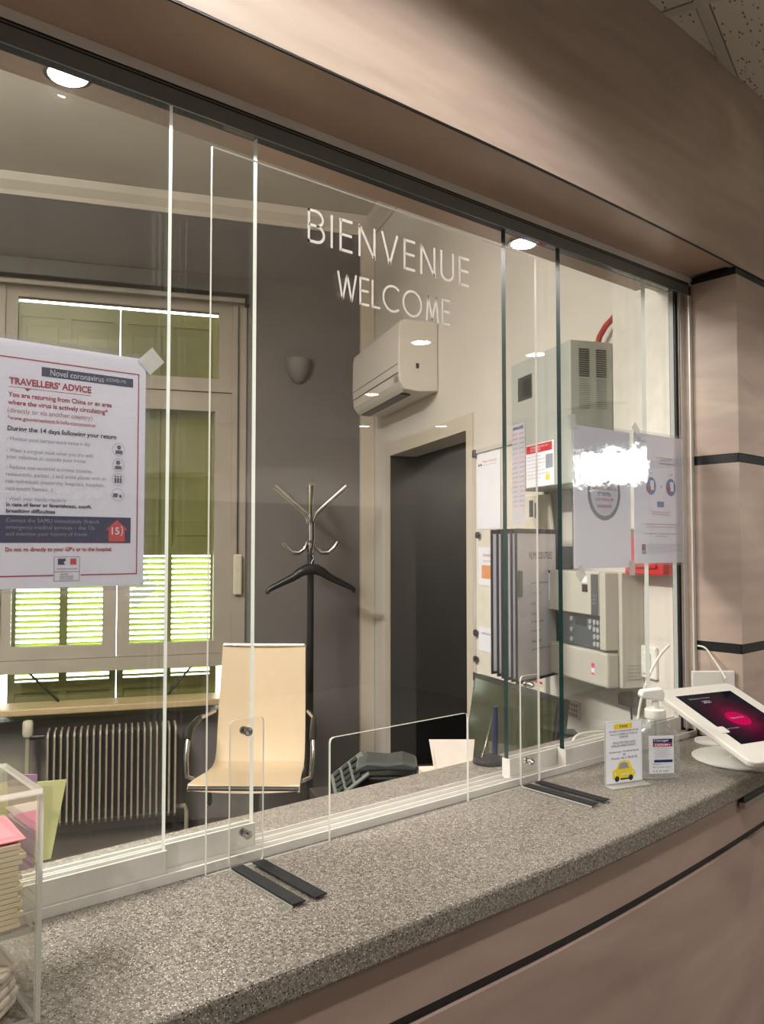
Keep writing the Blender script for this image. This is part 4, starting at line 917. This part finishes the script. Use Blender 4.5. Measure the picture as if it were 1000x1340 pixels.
# whiteboard with papers
t = thing('notice_board', TRW(A0, 3.245, .957), 'white magnetic board with metal frame and black corners on the right wall', 'board')
bw_, bh_ = .622, .972
MB().box(.01, bw_-.01, .01, bh_-.01, .0005, .010).build('board_face', mat('board_white', (226, 220, 206), .3), t)
for e in ((0, bw_, 0, .016), (0, bw_, bh_-.016, bh_), (0, .014, .0162, bh_-.0162), (bw_-.014, bw_, .0162, bh_-.0162)): MB().box(*e, .0005, .018).build('frame_bar', ALU_G, t)
for x, y in ((0, 0), (bw_-.03, 0), (0, bh_-.03), (bw_-.03, bh_-.03)): MB().box(x-.002, x+.032, y-.002, y+.032, .0182, .022).build('corner_cap', BLACKP, t, bevel=.003)
for x, y in ((.055, .61), (.03, .20), (.028, .09)): MB().tube([(x, y, .0182), (x, y, .028)], .014, 14).build('magnet', BLACKP, t, smooth=True)
def bpaper(x, y, w, h, label, m=PAPER, lines=(), head=None):
    o = thing('board_paper', TRW(A0-.0125, 3.235-x, .957+y), label, 'paper'); MB().box(0, w, 0, h, 0, .0006).build('paper', m, o)
    for (s, a, b, c, d_, mm) in lines: text(s, o, a, b, c, d_, mm, .0009)
    return o
o = bpaper(.022, .635, .225, .315, 'blank-looking white sheet with arrow header at the top of the board', PAPER, [('Plan d’accès', .06, .19, .275, .285, REDO), ('direction générale', .06, .19, .262, .268, GREYINK)])
MB().add([(.012, .268, .001), (.024, .276, .001), (.024, .270, .001), (.040, .270, .001), (.040, .276, .001), (.052, .268, .001), (.040, .260, .001), (.040, .266, .001), (.024, .266, .001), (.024, .260, .001)], [tuple(range(10))]).build('arrow', INK, o, fix=False)
bpaper(.03, .40, .20, .16, 'sheet with red and orange stamps in the middle of the board', PAPER, [('PERMANENCE', .05, .16, .12, .132, REDO), ('note de service', .05, .15, .10, .106, INK)])
MB().rect(.035, .16, .03, .085, .0009).build('orange_stamp', mat('orange_print', (222, 150, 96), .6), bpy.data.objects[[x.name for x in bpy.data.objects if x.name.startswith('board_paper')][-1]], fix=False)
bpaper(.03, .13, .22, .10, 'small sheet with coloured dots low on the board', PAPER, [('calendrier', .03, .12, .07, .08, INK)])
o = bpaper(.31, .06, .285, .21, 'typed sheet with a red underline at the bottom right of the board', mat('typed_paper', (216, 206, 190), .7), [('tableau des permanences du mois en cours et numéros de poste', .02, .26, .17-.018*k, .176-.018*k, GREYINK) for k in range(7)])
MB().rect(.0, .27, .012, .020, .0009).build('red_underline', RED, o, fix=False)

# hinged document holder on the wall (black framed pockets)
t = thing('document_holder', TR(A0, 2.47, 1.10), 'black wall-mounted holder of hinged document pockets on the right wall', 'document holder')
MB().box(-.055, -.0005, -.024, .145, .06, .42).build('wall_bracket', BLACKP, t)
PG = mat('pocket_page', (206, 202, 208), .35, 0, .03)
hinge = [(1.388, 2.447)]+[(1.390, 2.478+.027*i) for i in range(5)]; ends = [(1.150, 2.290), (1.158, 2.338), (1.160, 2.375), (1.163, 2.415), (1.166, 2.455), (1.170, 2.508)]
for i, (hg, en_) in enumerate(zip(hinge, ends)):
    h0 = Vector((hg[0]-A0, hg[1]-2.47, 0)); e0 = Vector((en_[0]-A0, en_[1]-2.47, 0)); M = flat(e0, h0-e0); wd_ = (h0-e0).length; H2 = .475-.0*i
    pk = MB().box(0, wd_, 0, .008, -.002, .003).box(0, wd_, H2-.014, H2, -.002, .003).box(0, .007, .0082, H2-.0142, -.002, .003).box(wd_-.022, wd_, .0082, H2-.0142, -.002, .003).build('pocket_frame', BLACKP, t, M)
    MB().box(.0072, wd_-.0222, .0085, H2-.0145, -.0006, .0006).build('page', PG if i == 0 else PAPER, pk)
    if i == 0:
        text('NUMEROS UTILES', pk, .085, .235, .380, .402, INK, .0009, .0)
        for k, (s, z) in enumerate((('police secours', .300), ('pompiers', .268), ('samu', .235), ('mairie', .205), ('préfecture', .178), ('hôpital', .150), ('tribunal', .118), ('gendarmerie service de nuit', .092))): text(s, pk, .095, .095+.008*len(s), z, z+.009, INK, .0009)
        MB().rect(.02, .15, .20, .30, .0009).build('white_inset', mat('pale_page', (196, 196, 206), .4), pk, fix=False)
        MB().box(.012, .030, .265, .345, .0032, .008).build('clip_tab', mat('green_grey_tab', (92, 104, 96), .3), pk)

# ================================================================== LAMPS
GLOW = emit('lamp_glow', (255, 244, 224), 55.0)
spots = [(.682, .165), (2.413, .20), (-1.05, .165), (3.18, -1.28), (3.92, -.96), (3.99, -2.71), (5.0, -4.06), (5.57, -3.58)]  # third lamp added out of view to brighten the column
where = ['over the left part of the counter', 'over the right part of the counter', 'added out of view, far left over the counter', 'in the middle of the lobby ceiling', 'right of the middle in the lobby ceiling', 'towards the rear of the lobby ceiling', 'at the rear of the lobby ceiling', 'at the rear right of the lobby ceiling']
power = [78, 30, 90, 62, 62, 72, 75, 75]; cone = [147, 112] + [150]*6
for (x, y), wh, pw, cn in zip(spots, where, power, cone):
    t = thing('ceiling_downlight', TW(x, y, HC-.004), 'round recessed downlight '+wh, 'downlight', 'lobby downlights')
    mb = MB(); n = 28; vs = [(r*math.cos(2*math.pi*k/n), r*math.sin(2*math.pi*k/n), z) for r, z in ((.070, -.0005), (.068, -.006), (.056, -.006), (.0525, -.001)) for k in range(n)]
    mb.add(vs, [(i*n+k, i*n+(k+1) % n, (i+1)*n+(k+1) % n, (i+1)*n+k) for i in range(3) for k in range(n)]).build('trim_ring', WHITE, t, smooth=True, fix=False)
    MB().lathe([(.052, -.0032), (.052, -.0012)], 24).build('lens', GLOW, t)
    ld = bpy.data.lights.new('downlight', 'SPOT'); ld.energy = LOBBY_W*pw; ld.spot_size = math.radians(cn); ld.spot_blend = .22; ld.shadow_soft_size = .035; ld.color = (1, .955, .915)
    lo = bpy.data.objects.new('downlight', ld); COL.objects.link(lo); lo.parent = t; lo.location = (0, 0, -.02)
t = thing('added_office_pendant', TR(-1.2, 1.95, 3.0), 'added unseen hanging light that brightens the office', 'added light')  # lamp added out of view to light the office walls and ceiling
MB().box(-.12, .12, -.65, .65, .02, .08).build('housing', WHITE, t)
for y in (-.5, .5): MB().tube([(0, y, .0805), (0, y, HO-3.0)], .003, 6).build('suspension_wire', CHROME, t)
for z0, z1, zl, rx, en in ((.0135, .0195, .010, 0, OFFICE_W), (.0805, .0865, .09, math.pi, OFFICE_W*1.3)):
    MB().box(-.10, .10, -.63, .63, z0, z1).build('diffuser', emit('office_glow', (255, 240, 212), 5.0), t)
    ld = bpy.data.lights.new('added_office_light', 'AREA'); ld.shape = 'RECTANGLE'; ld.size = .2; ld.size_y = 1.26; ld.energy = en; ld.color = (1, .965, .92)
    lo = bpy.data.objects.new('added_office_light', ld); COL.objects.link(lo); lo.parent = t; lo.location = (0, 0, zl); lo.rotation_euler = (rx, 0, 0)

for x, y, wh in ((.404, 1.187, 'left'), (1.424, 1.201, 'right')):
    t = thing('lintel_spotlight', TW(x, y, 2.2038), 'small recessed spotlight under the lintel behind the glass, at the '+wh, 'spotlight', 'spotlights under the lintel')
    MB().lathe([(.034, -.004), (.036, -.0002)], 24).build('trim_ring', CHROME, t, smooth=True); MB().lathe([(.026, -.0065), (.028, -.0041)], 20).build('lens', GLOW, t)
    ld = bpy.data.lights.new('spotlight', 'SPOT'); ld.energy = 5; ld.spot_size = math.radians(150); ld.spot_blend = .4; ld.shadow_soft_size = .022; ld.color = (1, .955, .915)
    lo = bpy.data.objects.new('spotlight', ld); COL.objects.link(lo); lo.parent = t; lo.location = (0, 0, -.012)
